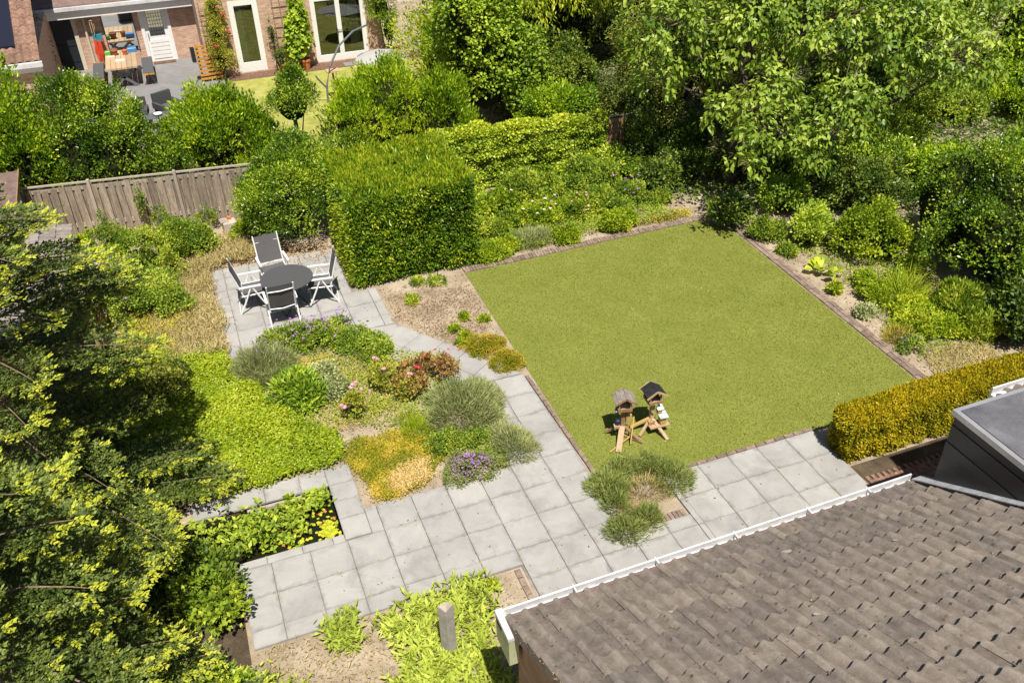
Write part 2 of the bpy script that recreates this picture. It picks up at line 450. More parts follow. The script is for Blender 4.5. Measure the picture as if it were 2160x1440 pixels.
mirror_mat()


# ------------------------------------------------------------------ mesh helpers
class MB:
    """collects boxes, bars, tubes and prisms into one mesh"""

    def __init__(self):
        self.v, self.f = [], []

    def add(self, vs, fs):
        o = len(self.v)
        self.v += [tuple(p) for p in vs]
        self.f += [tuple(i + o for i in f) for f in fs]
        return self

    def box(self, x0, x1, y0, y1, z0, z1, mat=None):
        vs = [Vector((x, y, z)) for z in (z0, z1) for y in (y0, y1) for x in (x0, x1)]
        if mat is not None:
            vs = [mat @ p for p in vs]
        return self.add(vs, [(0, 2, 3, 1), (4, 5, 7, 6), (0, 1, 5, 4), (1, 3, 7, 5), (3, 2, 6, 7), (2, 0, 4, 6)])

    def bar(self, a, b, w, h, up=(0, 0, 1)):
        a, b = Vector(a), Vector(b)
        d = (b - a)
        l = d.length
        d.normalize()
        s = d.cross(Vector(up))
        if s.length < 1e-4:
            s = d.cross(Vector((0, 1, 0)))
        s.normalize()
        u = s.cross(d)
        vs = []
        for e in (a, b):
            for i, j in ((-1, -1), (1, -1), (1, 1), (-1, 1)):
                vs.append(e + s * (i * w / 2) + u * (j * h / 2))
        return self.add(vs, [(0, 3, 2, 1), (4, 5, 6, 7), (0, 1, 5, 4), (1, 2, 6, 5), (2, 3, 7, 6), (3, 0, 4, 7)])

    def tube(self, pts, rad, n=6, caps=True):
        pts = [Vector(p) for p in pts]
        if isinstance(rad, (int, float)):
            rad = [rad] * len(pts)
        o = len(self.v)
        ref = Vector((0.31, 0.17, 0.93))
        for i, p in enumerate(pts):
            d = (pts[min(i + 1, len(pts) - 1)] - pts[max(i - 1, 0)]).normalized()
            s = d.cross(ref)
            if s.length < 1e-3:
                s = d.cross(Vector((1, 0, 0)))
            s.normalize()
            u = s.cross(d)
            for k in range(n):
                a = 2 * math.pi * k / n
                self.v.append(tuple(p + (s * math.cos(a) + u * math.sin(a)) * rad[i]))
        for i in range(len(pts) - 1):
            for k in range(n):
                a, b = o + i * n + k, o + i * n + (k + 1) % n
                self.f.append((a, b, b + n, a + n))
        if caps:
            self.f.append(tuple(o + k for k in range(n))[::-1])
            e = o + (len(pts) - 1) * n
            self.f.append(tuple(e + k for k in range(n)))
        return self

    def prism(self, poly, z0, z1):
        n = len(poly)
        vs = [(x, y, z0) for x, y in poly] + [(x, y, z1) for x, y in poly]
        fs = [tuple(range(n))[::-1], tuple(range(n, 2 * n))] + [(i, (i + 1) % n, n + (i + 1) % n, n + i) for i in range(n)]
        return self.add(vs, fs)

    def cham(self, poly, z0, z1, c):
        """prism with chamfered top edge (poly counter-clockwise, convex)"""
        n = len(poly)
        cx, cy = sum(p[0] for p in poly) / n, sum(p[1] for p in poly) / n
        ins = []
        for x, y in poly:
            d = math.hypot(x - cx, y - cy)
            k = max(0.0, 1 - c * 1.41 / d)
            ins.append((cx + (x - cx) * k, cy + (y - cy) * k))
        vs = [(x, y, z0) for x, y in poly] + [(x, y, z1 - c) for x, y in poly] + [(x, y, z1) for x, y in ins]
        fs = [tuple(range(n))[::-1], tuple(range(2 * n, 3 * n))]
        for a in (0, n):
            fs += [(a + i, a + (i + 1) % n, a + n + (i + 1) % n, a + n + i) for i in range(n)]
        return self.add(vs, fs)

    def lathe(self, prof, n=20, c=(0, 0, 0), caps=True):
        o = len(self.v)
        for r, z in prof:
            for k in range(n):
                a = 2 * math.pi * k / n
                self.v.append((c[0] + r * math.cos(a), c[1] + r * math.sin(a), c[2] + z))
        for i in range(len(prof) - 1):
            for k in range(n):
                a, b = o + i * n + k, o + i * n + (k + 1) % n
                self.f.append((a, b, b + n, a + n))
        if caps:
            self.f.append(tuple(o + k for k in range(n))[::-1])
            e = o + (len(prof) - 1) * n
            self.f.append(tuple(e + k for k in range(n)))
        return self

    def mesh(self, name, mat, smooth=False):
        me = bpy.data.meshes.new(name)
        me.from_pydata(self.v, [], self.f)
        me.materials.append(MATS[mat])
        if smooth:
            me.polygons.foreach_set('use_smooth', [True] * len(me.polygons))
        me.update()
        return me

    def build(self, name, mat, parent=None, loc=(0, 0, 0), smooth=False):
        return place(name, self.mesh(name, mat, smooth), parent, loc)


def place(name, me, parent=None, loc=(0, 0, 0), rot=(0, 0, 0)):
    o = bpy.data.objects.new(name, me)
    COL.objects.link(o)
    o.location = loc
    o.rotation_euler = rot
    if parent is not None:
        o.parent = parent
    return o


def tag(o, label, cat, group=None, kind=None):
    o['label'] = label
    if cat:
        o['category'] = cat
    if group:
        o['group'] = group
    if kind:
        o['kind'] = kind
    return o


def thing(name, label, cat, loc=(0, 0, 0), rz=0.0, group=None):
    o = bpy.data.objects.new(name, None)
    o.empty_display_size = 0.2
    COL.objects.link(o)
    o.location = loc
    o.rotation_euler = (0, 0, rz)
    return tag(o, label, cat, group)


def struct(o):
    o['kind'] = 'structure'
    return o


def copy_tree(o, parent=None):
    c = o.copy()
    COL.objects.link(c)
    c.parent = parent
    for ch in o.children:
        copy_tree(ch, c)
    return c


# ------------------------------------------------------------------ foliage helpers
def unit(a):
    return a / np.maximum(np.linalg.norm(a, axis=1, keepdims=True), 1e-9)


class Fol:
    """collects leaves (two folded triangles each)"""

    def __init__(self):
        self.V, self.vals, self.mi = [], [], []

    def add(self, P, AX, NR, L, W, v, mi=0, fold=0.18, mid=0.45):
        n = len(P)
        if n == 0:
            return self
        AX = unit(AX)
        NR = unit(NR - AX * np.sum(NR * AX, axis=1, keepdims=True))
        S = np.cross(AX, NR)
        L = np.broadcast_to(np.asarray(L, float), (n,))[:, None]
        W = np.broadcast_to(np.asarray(W, float), (n,))[:, None]
        q = np.empty((n, 4, 3))
        q[:, 0] = P
        q[:, 1] = P + AX * L * mid + S * W / 2 + NR * W * fold
        q[:, 2] = P + AX * L
        q[:, 3] = P + AX * L * mid - S * W / 2 + NR * W * fold
        self.V.append(q)
        self.vals.append(np.clip(np.broadcast_to(np.asarray(v, float), (n,)), 0, 1))
        self.mi.append(np.full(n, mi, np.int32))
        return self

    def build(self, name, mats, parent=None, kind='stuff', loc=(0, 0, 0)):
        q = np.concatenate(self.V)
        n = len(q)
        v = np.concatenate(self.vals)
        mi = np.concatenate(self.mi)
        me = bpy.data.meshes.new(name)
        me.vertices.add(4 * n)
        me.vertices.foreach_set('co', q.reshape(-1).astype(np.float32))
        base = (np.arange(n) * 4)[:, None]
        tri = np.concatenate([base + np.array([0, 2, 1]), base + np.array([0, 3, 2])], axis=1).reshape(-1)
        me.loops.add(6 * n)
        me.loops.foreach_set('vertex_index', tri.astype(np.int32))
        me.polygons.add(2 * n)
        me.polygons.foreach_set('loop_start', (np.arange(2 * n) * 3).astype(np.int32))
        me.polygons.foreach_set('loop_total', np.full(2 * n, 3, np.int32))
        me.polygons.foreach_set('material_index', np.repeat(mi, 2).astype(np.int32))
        at = me.attributes.new('v', 'FLOAT', 'FACE')
        at.data.foreach_set('value', np.repeat(v, 2).astype(np.float32))
        for m in (mats if isinstance(mats, (list, tuple)) else [mats]):
            me.materials.append(MATS[m])
        me.update(calc_edges=True)
        o = place(name, me, parent, loc)
        if kind:
            o['kind'] = kind
        return o


Z3 = np.array([0, 0, 1.0])


class RF:
    """smooth random field, about unit variance"""

    def __init__(self, seed, f, k=16):
        r = np.random.default_rng(seed)
        self.K, self.ph = r.normal(size=(3, k)) * f, r.random(k) * 6.283
        self.s = math.sqrt(2.0 / k)

    def __call__(self, P):
        return np.sin(P @ self.K + self.ph).sum(1) * self.s


def crown(fo, rng, lobes, ncl, rcl, nlf, L, W, up=0.3, out=0.6, rnd=0.6, zmin=0.02, bottom=-0.35, jag=0.1, mi=0,
          vb=0.5, vc=0.2, vl=0.17, nup=0.6, fold=0.18, depth=0.5):
    """leaf clumps spread over the skin of a set of ellipsoids"""
    lb = np.array(lobes, float)
    area = (lb[:, 3] * lb[:, 4] + lb[:, 3] * lb[:, 5] + lb[:, 4] * lb[:, 5])
    m = int(ncl * 2.2)
    k = rng.choice(len(lb), m, p=area / area.sum())
    d = unit(rng.normal(size=(m, 3)))
    low = d[:, 2] < bottom
    d[low, 2] *= -1
    c, r = lb[k, :3], lb[k, 3:]
    p = c + d * r
    sz = float(np.median(r))
    sd = int(rng.integers(1 << 30))
    lumpy = np.clip(1 + 0.16 * RF(sd, 2.0 / sz)(p) + 0.12 * RF(sd + 1, 5.0 / sz)(p), 0.5, 1.5)
    p = c + d * r * (lumpy[:, None] + jag * 0.6 * np.abs(rng.normal(size=(m, 1))) - jag * 0.3)
    nrm = unit(d / r)
    keep = p[:, 2] > zmin
    for j in range(len(lb)):
        ins = np.sum(((p - lb[j, :3]) / lb[j, 3:]) ** 2, axis=1) < 0.72
        keep &= ~(ins & (k != j))
    p, nrm = p[keep][:ncl], nrm[keep][:ncl]
    n = len(p)
    cen = p - nrm * rcl * depth
    cv = 0.7 * rng.normal(size=n) + 0.9 * RF(sd + 2, 3.0 / sz)(p)
    cs = rng.uniform(0.55, 1.35, n)
    ix = np.repeat(np.arange(n), nlf)
    g = rng.normal(size=(len(ix), 3))
    o = unit(g) * (rng.random((len(ix), 1)) ** 0.4) * rcl * cs[ix][:, None]
    P = cen[ix] + o
    nn = nrm[ix]
    od = unit(o + nn * rcl * 0.6)
    AX = unit(od * out + Z3 * up + rng.normal(size=P.shape) * rnd * 0.6)
    NR = nn * 0.5 + Z3 * nup + rng.normal(size=P.shape) * 0.45 + od * 0.3
    ok = P[:, 2] > zmin
    s = rng.uniform(0.7, 1.25, len(ix))
    v = vb + vc * cv[ix] + vl * rng.normal(size=len(ix))
    fo.add(P[ok], AX[ok], NR[ok], (L * s)[ok], (W * s)[ok], v[ok], mi, fold)
    return cen


def box_hedge(fo, rng, x0, x1, y0, y1, z0, z1, n, L, W, dep=0.07, up=0.2, out=0.5, rnd=0.7, mi=0, vb=0.5, lump=0.04, faces='tlrfb',
              vtop=0.0, topup=0.6, rnd_edge=0.12):
    dx, dy, dz = x1 - x0, y1 - y0, z1 - z0
    A = {'t': dx * dy, 'f': dx * dz, 'b': dx * dz, 'l': dy * dz, 'r': dy * dz}
    tot = sum(A[f] for f in faces)
    for f in faces:
        m = int(n * A[f] / tot)
        a, b = rng.random(m), rng.random(m)
        if f == 't':
            p = np.stack([x0 + a * dx, y0 + b * dy, np.full(m, z1)], 1); nr = np.array([0, 0, 1.])
        elif f in 'fb':
            p = np.stack([x0 + a * dx, np.full(m, y0 if f == 'f' else y1), z0 + b * dz], 1); nr = np.array([0, -1. if f == 'f' else 1., 0])
        else:
            p = np.stack([np.full(m, x0 if f == 'l' else x1), y0 + a * dy, z0 + b * dz], 1); nr = np.array([-1. if f == 'l' else 1., 0, 0])
        nn = np.broadcast_to(nr, p.shape).copy()
        # rounded, lumpy skin
        cx, cy = (x0 + x1) / 2, (y0 + y1) / 2
        ex = np.clip((np.abs(p[:, 0] - cx) - (dx / 2 - rnd_edge)) / rnd_edge, 0, 1)
        ey = np.clip((np.abs(p[:, 1] - cy) - (dy / 2 - rnd_edge)) / rnd_edge, 0, 1)
        ez = np.clip((p[:, 2] - (z1 - rnd_edge)) / rnd_edge, 0, 1)
        e = ex * ex + ey * ey + ez * ez - 1
        p -= np.stack([np.sign(p[:, 0] - cx) * ex, np.sign(p[:, 1] - cy) * ey, ez], 1) * (np.clip(e, 0, 2) * 0.3 * rnd_edge)[:, None]
        lm = 0.8 * RF(int(x1 * 100) + 5, 2.6)(p) + 0.6 * RF(int(x1 * 100) + 9, 8.0)(p)
        p += nn * (lm * lump)[:, None] - nn * (np.abs(rng.normal(size=m)) * dep)[:, None]
        AX = nn * out + Z3 * (topup if f == 't' else up) + rng.normal(size=p.shape) * rnd * 0.6
        NR = nn * 0.6 + Z3 * 0.4 + rng.normal(size=p.shape) * 0.5
        s = rng.uniform(0.7, 1.3, m)
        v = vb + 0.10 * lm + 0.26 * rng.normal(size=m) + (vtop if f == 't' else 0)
        fo.add(p, AX, NR, L * s, W * s, v, mi)


def in_poly(pts, poly):
    x, y = pts[:, 0], pts[:, 1]
    r = np.zeros(len(pts), bool)
    n = len(poly)
    for i in range(n):
        x0, y0 = poly[i]
        x1, y1 = poly[(i + 1) % n]
        c = ((y0 > y) != (y1 > y)) & (x < (x1 - x0) * (y - y0) / (y1 - y0 + 1e-12) + x0)
        r ^= c
    return r


def poly_pts(rng, poly, n):
    a = np.array(poly, float)
    lo, hi = a.min(0), a.max(0)
    out = []
    got = 0
    while got < n:
        p = lo + rng.random((n * 2, 2)) * (hi - lo)
        p = p[in_poly(p, poly)]
        out.append(p)
        got += len(p)
    return np.concatenate(out)[:n]


def wav(x, y, s=0.0):
    P = np.stack([x, y, 0 * x], 1)
    return 0.5 * RF(int(s * 10) + 77, 1.1)(P) + 0.35 * RF(int(s * 10) + 78, 3.5)(P)


def cover(fo, rng, poly, n, h, L, W, up=0.3, rnd=0.9, mi=0, vb=0.5, edge=None, seed=0.0, hmin=0.3, vw=0.12, nup=1.0):
    """low ground-covering leaves over a polygon, with a wavy height"""
    p = poly_pts(rng, poly, n)
    p = p + rng.normal(size=p.shape) * 0.03 * (1 + np.abs(rng.normal(size=(n, 1)))) + 0.05 * np.stack([RF(5, 4.0)(np.c_[p, 0 * p[:, 0]]), RF(6, 4.0)(np.c_[p, 0 * p[:, 0]])], 1)
    w = wav(p[:, 0] * 1.6, p[:, 1] * 1.6, seed)
    hh = h * np.clip(0.8 + 0.22 * w, .2, 1.5)
    z = hh * (hmin + (1 - hmin) * rng.random(n) ** 0.6)
    P = np.stack([p[:, 0], p[:, 1], np.maximum(z, 0.015)], 1)
    az = rng.random(n) * 6.283
    AX = np.stack([np.cos(az), np.sin(az), up + rnd * 0.4 * rng.normal(size=n)], 1)
    NR = Z3 * nup + rng.normal(size=P.shape) * 0.5
    s = rng.uniform(0.7, 1.3, n)
    fo.add(P, AX, NR, L * s, W * s, vb + vw * w + 0.18 * rng.normal(size=n), mi)


def spikes(fo, rng, cx, cy, rx, ry, h, n, L, W, spread=0.9, mi=0, vb=0.5, z0=0.0, inner=0.2):
    """dome of narrow upright leaves or stems (lavender, grasses)"""
    d = unit(rng.normal(size=(n, 3)))
    d[:, 2] = np.abs(d[:, 2])
    rr = inner + (1 - inner) * rng.random(n) ** 0.35
    sd = int(abs(cx * 977 + cy * 613 + n))
    lum = np.clip(1 + 0.14 * RF(sd, 1.6)(d) + 0.11 * RF(sd + 1, 4.5)(d) + 0.07 * np.abs(rng.normal(size=n)), .55, 1.5)
    P = np.stack([cx + d[:, 0] * rx * rr * lum, cy + d[:, 1] * ry * rr * lum, z0 + np.maximum(d[:, 2] * h * rr * lum - L * 0.5, 0.01)], 1)
    AX = d * np.array([spread, spread, 0.7]) + Z3 * 0.7 + rng.normal(size=P.shape) * 0.42
    NR = d + rng.normal(size=P.shape) * 0.6
    s = rng.uniform(0.6, 1.3, n)
    fo.add(P, AX, NR, L * s, W, vb + 0.25 * (rr - 0.7) + 0.18 * rng.normal(size=n) + .12 * RF(sd + 2, 2.5)(d), mi, 0.1)


def blooms(fo, rng, pts, r, npet, mi, flat=0.4, v=0.5):
    """small flower heads: a cup of petals at every point"""
    n = len(pts)
    ix = np.repeat(np.arange(n), npet)
    a = np.tile(np.arange(npet) / npet * 6.283, n) + rng.random(n)[ix] * 6
    AX = np.stack([np.cos(a), np.sin(a), flat + 0.5 * rng.random(len(ix))], 1)
    s = rng.uniform(0.7, 1.2, n)[ix]
    fo.add(pts[ix], AX, Z3 + rng.normal(size=AX.shape) * 0.2, r * s, r * 0.9 * s, v + 0.22 * rng.normal(size=len(ix)), mi, -0.1, 0.6)


def limbs(rng, base, tips, r0, r1=0.008, bend=0.15, n=5):
    mb = MB()
    base = np.array(base, float)
    for t in tips:
        t = np.array(t, float)
        pts, rad = [], []
        off = rng.normal(size=3) * bend * np.linalg.norm(t - base) * 0.5
        for i in range(n + 1):
            s = i / n
            pts.append(base + (t - base) * s + off * math.sin(math.pi * s))
            rad.append(r0 * (1 - s) + r1 * s)
        mb.tube(pts, rad, 5, False)
    return mb
# ------------------------------------------------------------------ ground, lawn, paving
RNG = np.random.default_rng(7)
random.seed(5)

PX0, PX1, PY0, PY1 = -1.25, 1.15, 0.77, 1.93          # pond opening
g = MB()
B = 140
for (a, b, c, d) in ((-B, B, PY1, B), (-B, B, -B, PY0), (-B, PX0, PY0, PY1), (PX1, B, PY0, PY1)):
    g.add([(a, c, 0), (b, c, 0), (b, d, 0), (a, d, 0)], [(0, 1, 2, 3)])
ground = struct(g.build('ground', 'soil'))
tag(ground, 'sandy brown soil of the garden beds under all the planting', None)

# joint bed of dark sand under the slabs
def sheet(name, poly, z, mat, label):
    m = MB().add([(x, y, z) for x, y in poly], [tuple(range(len(poly)))])
    o = struct(m.build(name, mat))
    tag(o, label, None)
    return o


terrace = struct(MB().add([(x, y, 0.004) for x, y in [(-0.47, -0.9), (3.56, -0.9), (3.56, -3.6), (9.62, -3.6), (9.62, 0.0), (6.5, 0.0), (6.5, -0.93),
                                                      (5.3, -0.93), (5.3, 0.3), (5.42, 0.3), (5.42, 3.7), (4.95, 3.7), (4.2, 3.0), (4.2, 1.2), (1.6, 1.2), (1.6, 0.6), (-0.47, 0.6)]],
                          [tuple(range(17))]).build('terrace', 'joint'))
tag(terrace, 'terrace and path of large pale grey concrete slabs', None)
patio = struct(MB().add([(x, y, 0.004) for x, y in [(0.07, 6.35), (3.5, 6.35), (3.5, 7.75), (2.95, 8.6), (2.9, 10.2), (0.07, 10.2)]],
                        [tuple(range(6))]).build('patio', 'joint'))
tag(patio, 'square patio of grey slabs under the round garden table', None)

slab_cache = {}
TH = 0.045


def slab(par, x0, x1, y0, y1, gap=0.003):
    w, h = round(x1 - x0 - 2 * gap, 3), round(y1 - y0 - 2 * gap, 3)
    if w < 0.06 or h < 0.06:
        return
    key = (w, h)
    if key not in slab_cache:
        slab_cache[key] = MB().cham([(-w / 2, -h / 2), (w / 2, -h / 2), (w / 2, h / 2), (-w / 2, h / 2)], 0.006, TH, 0.005).mesh('paving_slab', 'slab')
    place('paving_slab', slab_cache[key], par, ((x0 + x1) / 2, (y0 + y1) / 2, random.uniform(-0.003, 0.003)),
          (random.uniform(-.003, .003), random.uniform(-.003, .003), random.uniform(-.004, .004)))


def slab_poly(par, poly):
    n = len(poly)
    cx, cy = sum(p[0] for p in poly) / n, sum(p[1] for p in poly) / n
    me = MB().cham([(cx + (x - cx) * 0.982 - cx, cy + (y - cy) * 0.982 - cy) for x, y in poly], 0.006, TH, 0.005).mesh('paving_slab', 'slab')
    place('paving_slab', me, par, (cx, cy, random.uniform(-0.003, 0.003)), (random.uniform(-.003, .003), random.uniform(-.003, .003), 0))


def fill(par, x0, x1, y0, y1, ox=0.0, oy=0.0, s=0.6, skip=None):
    i0, i1 = math.floor((x0 - ox) / s + 1e-6), math.ceil((x1 - ox) / s - 1e-6)
    j0, j1 = math.floor((y0 - oy) / s + 1e-6), math.ceil((y1 - oy) / s - 1e-6)
    for i in range(i0, i1):
        for j in range(j0, j1):
            a, b = max(x0, ox + i * s), min(x1, ox + (i + 1) * s)
            c, d = max(y0, oy + j * s), min(y1, oy + (j + 1) * s)
            if skip and skip((a + b) / 2, (c + d) / 2):
                continue
            slab(par, a, b, c, d)


fill(terrace, -0.47, 3.6, -0.9, 0.6)
fill(terrace, 1.6, 4.2, 0.6, 1.2)
fill(terrace, 3.6, 5.4, -3.6, 0.6)
fill(terrace, 4.2, 5.4, 0.6, 3.6)
fill(terrace, 5.4, 6.5, -3.6, -0.95)
fill(terrace, 6.5, 9.6, -3.6, 0.0)
# border of the pond
for a, b, c, d in ((1.17, 1.6, 0.63, 1.1), (1.17, 1.6, 1.1, 1.52), (1.17, 1.6, 1.52, 1.93), (1.17, 1.6, 1.93, 2.36),
                   (0.72, 1.17, 1.95, 2.36), (0.12, 0.72, 1.95, 2.36), (-0.48, 0.12, 1.95, 2.36), (-1.08, -0.48, 1.95, 2.36),
                   (-0.47, -0.05, 0.6, 0.76), (-0.05, 0.5, 0.6, 0.76), (0.5, 0.98, 0.6, 0.76), (0.98, 1.17, 0.6, 0.76), (-1.25, -0.5, 0.6, 0.76)):
    slab(terrace, a, b, c, d)
# patio
fill(patio, 0.07, 3.5, 6.75, 7.95, 0.07 - 0.36, 6.75)
fill(patio, 0.07, 2.95, 7.95, 10.2, 0.07 - 0.36, 6.75)
fill(patio, 0.07, 3.5, 6.35, 6.75, 0.07 - 0.36, 6.15)
# slanting path between patio and terrace
path = struct(MB().add([(x, y, 0.004) for x, y in [(2.75, 6.34), (3.5, 6.34), (5.4, 3.68), (4.95, 3.4), (4.3, 3.62), (3.0, 5.8)]], [(5, 4, 3, 2, 1, 0)]).build('path', 'joint'))
tag(path, 'slanting slab path joining the patio and the terrace', None)
d = np.array([0.574, -0.819])
nrm = np.array([-0.819, -0.574])
o0 = np.array([3.52, 6.33])
slab_poly(path, [tuple(o0 + nrm * 0.6 * 0), (2.95, 6.33), tuple(o0 + nrm * 0.62 + d * 0.22), tuple(o0 + d * 0.12)])
for i in range(4):
    a, b = 0.12 + i * 0.6, 0.12 + (i + 1) * 0.6
    if i < 4:
        slab_poly(path, [tuple(o0 + d * a), tuple(o0 + d * a + nrm * 0.6), tuple(o0 + d * b + nrm * 0.6), tuple(o0 + d * b)])
        slab_poly(path, [tuple(o0 + d * a + nrm * 0.6), tuple(o0 + d * a + nrm * 1.02), tuple(o0 + d * b + nrm * 1.02), tuple(o0 + d * b + nrm * 0.6)])
e0, e1 = o0 + d * 2.52, o0 + d * 2.52 + nrm * 0.6
slab_poly(path, [tuple(e0), tuple(e1), (4.82, 3.62), (5.4, 3.62)])
slab_poly(path, [tuple(e1), tuple(e1 + nrm * 0.42), (4.35, 3.62), (4.82, 3.62)])

# little weeds rooting in the joints
rng = np.random.default_rng(12)
fo = Fol()
for k in range(150):
    gx, gy = (rng.integers(0, 16) * .6, rng.uniform(-2.9, 1.1)) if k % 2 else (rng.uniform(-.4, 9.5), rng.integers(-4, 2) * .6)
    if (gx < 3.6 and gy < -.88) or (5.2 < gx < 6.6 and gy > -.95) or (gx > 5.4 and gy > 0) or (gx < 1.7 and gy > .5):
        continue
    n = int(rng.integers(3, 12))
    P = np.c_[gx + rng.normal(size=n) * .018, gy + rng.normal(size=n) * .018, np.full(n, TH - .004)]
    fo.add(P, rng.normal(size=(n, 3)) + Z3 * .8, Z3 + rng.normal(size=(n, 3)) * .5, .028, .013, .4 + .2 * rng.normal(size=n))
fo.build('joint_weeds', 'leaf_drygreen', terrace)

# lawn
LAWN = [(5.50, 0.02), (12.38, 0.02), (12.55, 7.2), (12.1, 7.95), (5.62, 7.78)]
lawn = sheet('lawn', LAWN, 0.012, 'turf_base', 'close-cropped olive green lawn of artificial turf')
rng = np.random.default_rng(11)
fo = Fol()
p = poly_pts(rng, LAWN, 130000)
p = p + rng.normal(size=p.shape) * .022
w = wav(p[:, 0] * 0.9, p[:, 1] * 0.9, 2.0)
P = np.stack([p[:, 0], p[:, 1], np.full(len(p), 0.010)], 1)
AX = np.stack([rng.normal(size=len(p)) * 0.9, rng.normal(size=len(p)) * 0.9 + 0.25, np.full(len(p), 0.75)], 1)
fo.add(P, AX, rng.normal(size=P.shape) + Z3 * 0.8, rng.uniform(0.02, 0.04, len(p)), 0.010, 0.45 + 0.03 * w + 0.24 * rng.normal(size=len(p)))
tf = fo.build('turf_blades', 'leaf_turf', lawn)

q = poly_pts(rng, LAWN, 70)
fo = Fol().add(np.c_[q, np.full(70, .035)], rng.normal(size=(70, 3)) * np.array([1, 1, .2]), Z3 + rng.normal(size=(70, 3)) * .3, rng.uniform(.025, .06, 70), .025, .5 + .3 * rng.normal(size=70))
fo.build('fallen_leaves', 'leaf_dead', lawn)

# brick edging round the lawn
edge = thing('brick_edging', 'row of worn reddish bricks edging the lawn', 'edging')
bk_cache = {}


def brick(par, x, y, w, h, rz, top=0.05, mat='brick_edge'):
    k = (round(w, 2), round(h, 2), mat, round(top, 2))
    if k not in bk_cache:
        bk_cache[k] = MB().cham([(-w / 2, -h / 2), (w / 2, -h / 2), (w / 2, h / 2), (-w / 2, h / 2)], 0.0, top, 0.007).mesh('brick', mat)
    place('brick', bk_cache[k], par, (x, y, random.uniform(-0.008, 0.006)), (random.uniform(-.03, .03), random.uniform(-.03, .03), rz + random.uniform(-.05, .05)))


n = 88
for i in range(n):
    t = (i + 0.5) / n
    brick(edge, 5.62 + t * 6.48, 7.90 + 0.14 * t + 0.012 * math.sin(i * .7), 0.066, 0.2, random.uniform(-.08, .02))
for i in range(20):
    brick(edge, 5.448 + 0.002 * i, 3.52 - (i + .5) * 0.17, 0.078, 0.155, 0)
for i in range(15):
    brick(edge, 6.62 + (i + .5) * 0.2, 0.045, 0.185, 0.07, 0)
for i in range(34):
    t = (i + .5) / 34
    for q in (0, 1):
        brick(edge, 12.47 + 0.17 * t + q * 0.115, 0.4 + t * 6.9, 0.105, 0.19, 0.02, 0.035)
# brick edges of the lavender bed and the bed by the house
for i in range(13):
    brick(edge, 6.42 - i * 0.075, -0.87, 0.066, 0.16, 0, 0.035)
for i in range(7):
    brick(edge, 3.47, -1.03 - i * 0.17, 0.09, 0.155, 0, 0.04)

# clinker path between the yellow hedge and the house
cl = struct(MB().add([(9.64, -3.4, 0.004), (16, -3.4, 0.004), (16, -1.0, 0.004), (9.64, -1.0, 0.004)], [(0, 1, 2, 3)]).build('brick_path', 'soil_dark'))
tag(cl, 'narrow reddish clinker path between yellow hedge and house', None)
for i in range(34):
    for j in range(8):
        brick(cl, 9.70 + i * 0.058, -1.42 - j * 0.215 - (0.1 if i % 2 else 0), 0.060, 0.205, 0, 0.03, 'clinker')

# ------------------------------------------------------------------ pond
pond = thing('pond', 'rectangular garden pond framed by slabs, full of water plants', 'pond', (0, 0, 0))
b = MB()
b.box(PX0 - .05, PX1 + .05, PY0 - .05, PY0, -0.5, 0.0)
b.box(PX0 - .05, PX1 + .05, PY1, PY1 + .05, -0.5, 0.0)
b.box(PX0 - .05, PX0, PY0, PY1, -0.5, 0.0)
b.box(PX1, PX1 + .05, PY0, PY1, -0.5, 0.0)
b.add([(PX0, PY0, -.5), (PX1, PY0, -.5), (PX1, PY1, -.5), (PX0, PY1, -.5)], [(0, 1, 2, 3)])
b.build('basin', 'soil_dark', pond)
MB().add([(PX0 + .001, PY0 + .001, -.05), (PX1 - .001, PY0 + .001, -.05), (PX1 - .001, PY1 - .001, -.05), (PX0 + .001, PY1 - .001, -.05)], [(0, 1, 2, 3)]).build('water', 'water', pond)
MB().box(-0.2, 1.13, 1.86, 1.92, -0.06, 0.012).build('edging_board', 'wood_light', pond)
rng = np.random.default_rng(21)
fo = Fol()
# floating pads
for (cx, cy, rx, ry, k) in ((0.98, 1.02, .14, .22, 130), (0.45, 0.95, .35, .14, 26), (0.75, 1.5, .35, .3, 40), (0.2, 1.2, .3, .2, 30)):
    q = rng.normal(size=(k, 2)) * np.array([rx, ry]) * 0.6 + np.array([cx, cy])
    q = q[(q[:, 0] < PX1 - .03) & (q[:, 1] > PY0 + .03) & (q[:, 1] < PY1 - .05)]
    a = rng.random(len(q)) * 6.28
    fo.add(np.c_[q, np.full(len(q), -0.044) + rng.random(len(q)) * .01], np.c_[np.cos(a), np.sin(a), 0 * a], Z3 + rng.normal(size=(len(q), 3)) * .1,
           rng.uniform(.05, .085, len(q)), rng.uniform(.05, .08, len(q)), 0.5 + .25 * rng.normal(size=len(q)), 0, 0.0, 0.5)
q = np.c_[rng.uniform(.1, 1.1, 14), rng.uniform(.85, 1.7, 14)]
fo.add(np.c_[q, np.full(14, -.035)], rng.normal(size=(14, 3)) * np.array([1, 1, .1]), Z3 + 0 * rng.normal(size=(14, 3)), .07, .06, .6, 1, 0, .5)
fo.build('lily_pads', ['leaf_lily', 'terracotta'], pond)
fo = Fol()
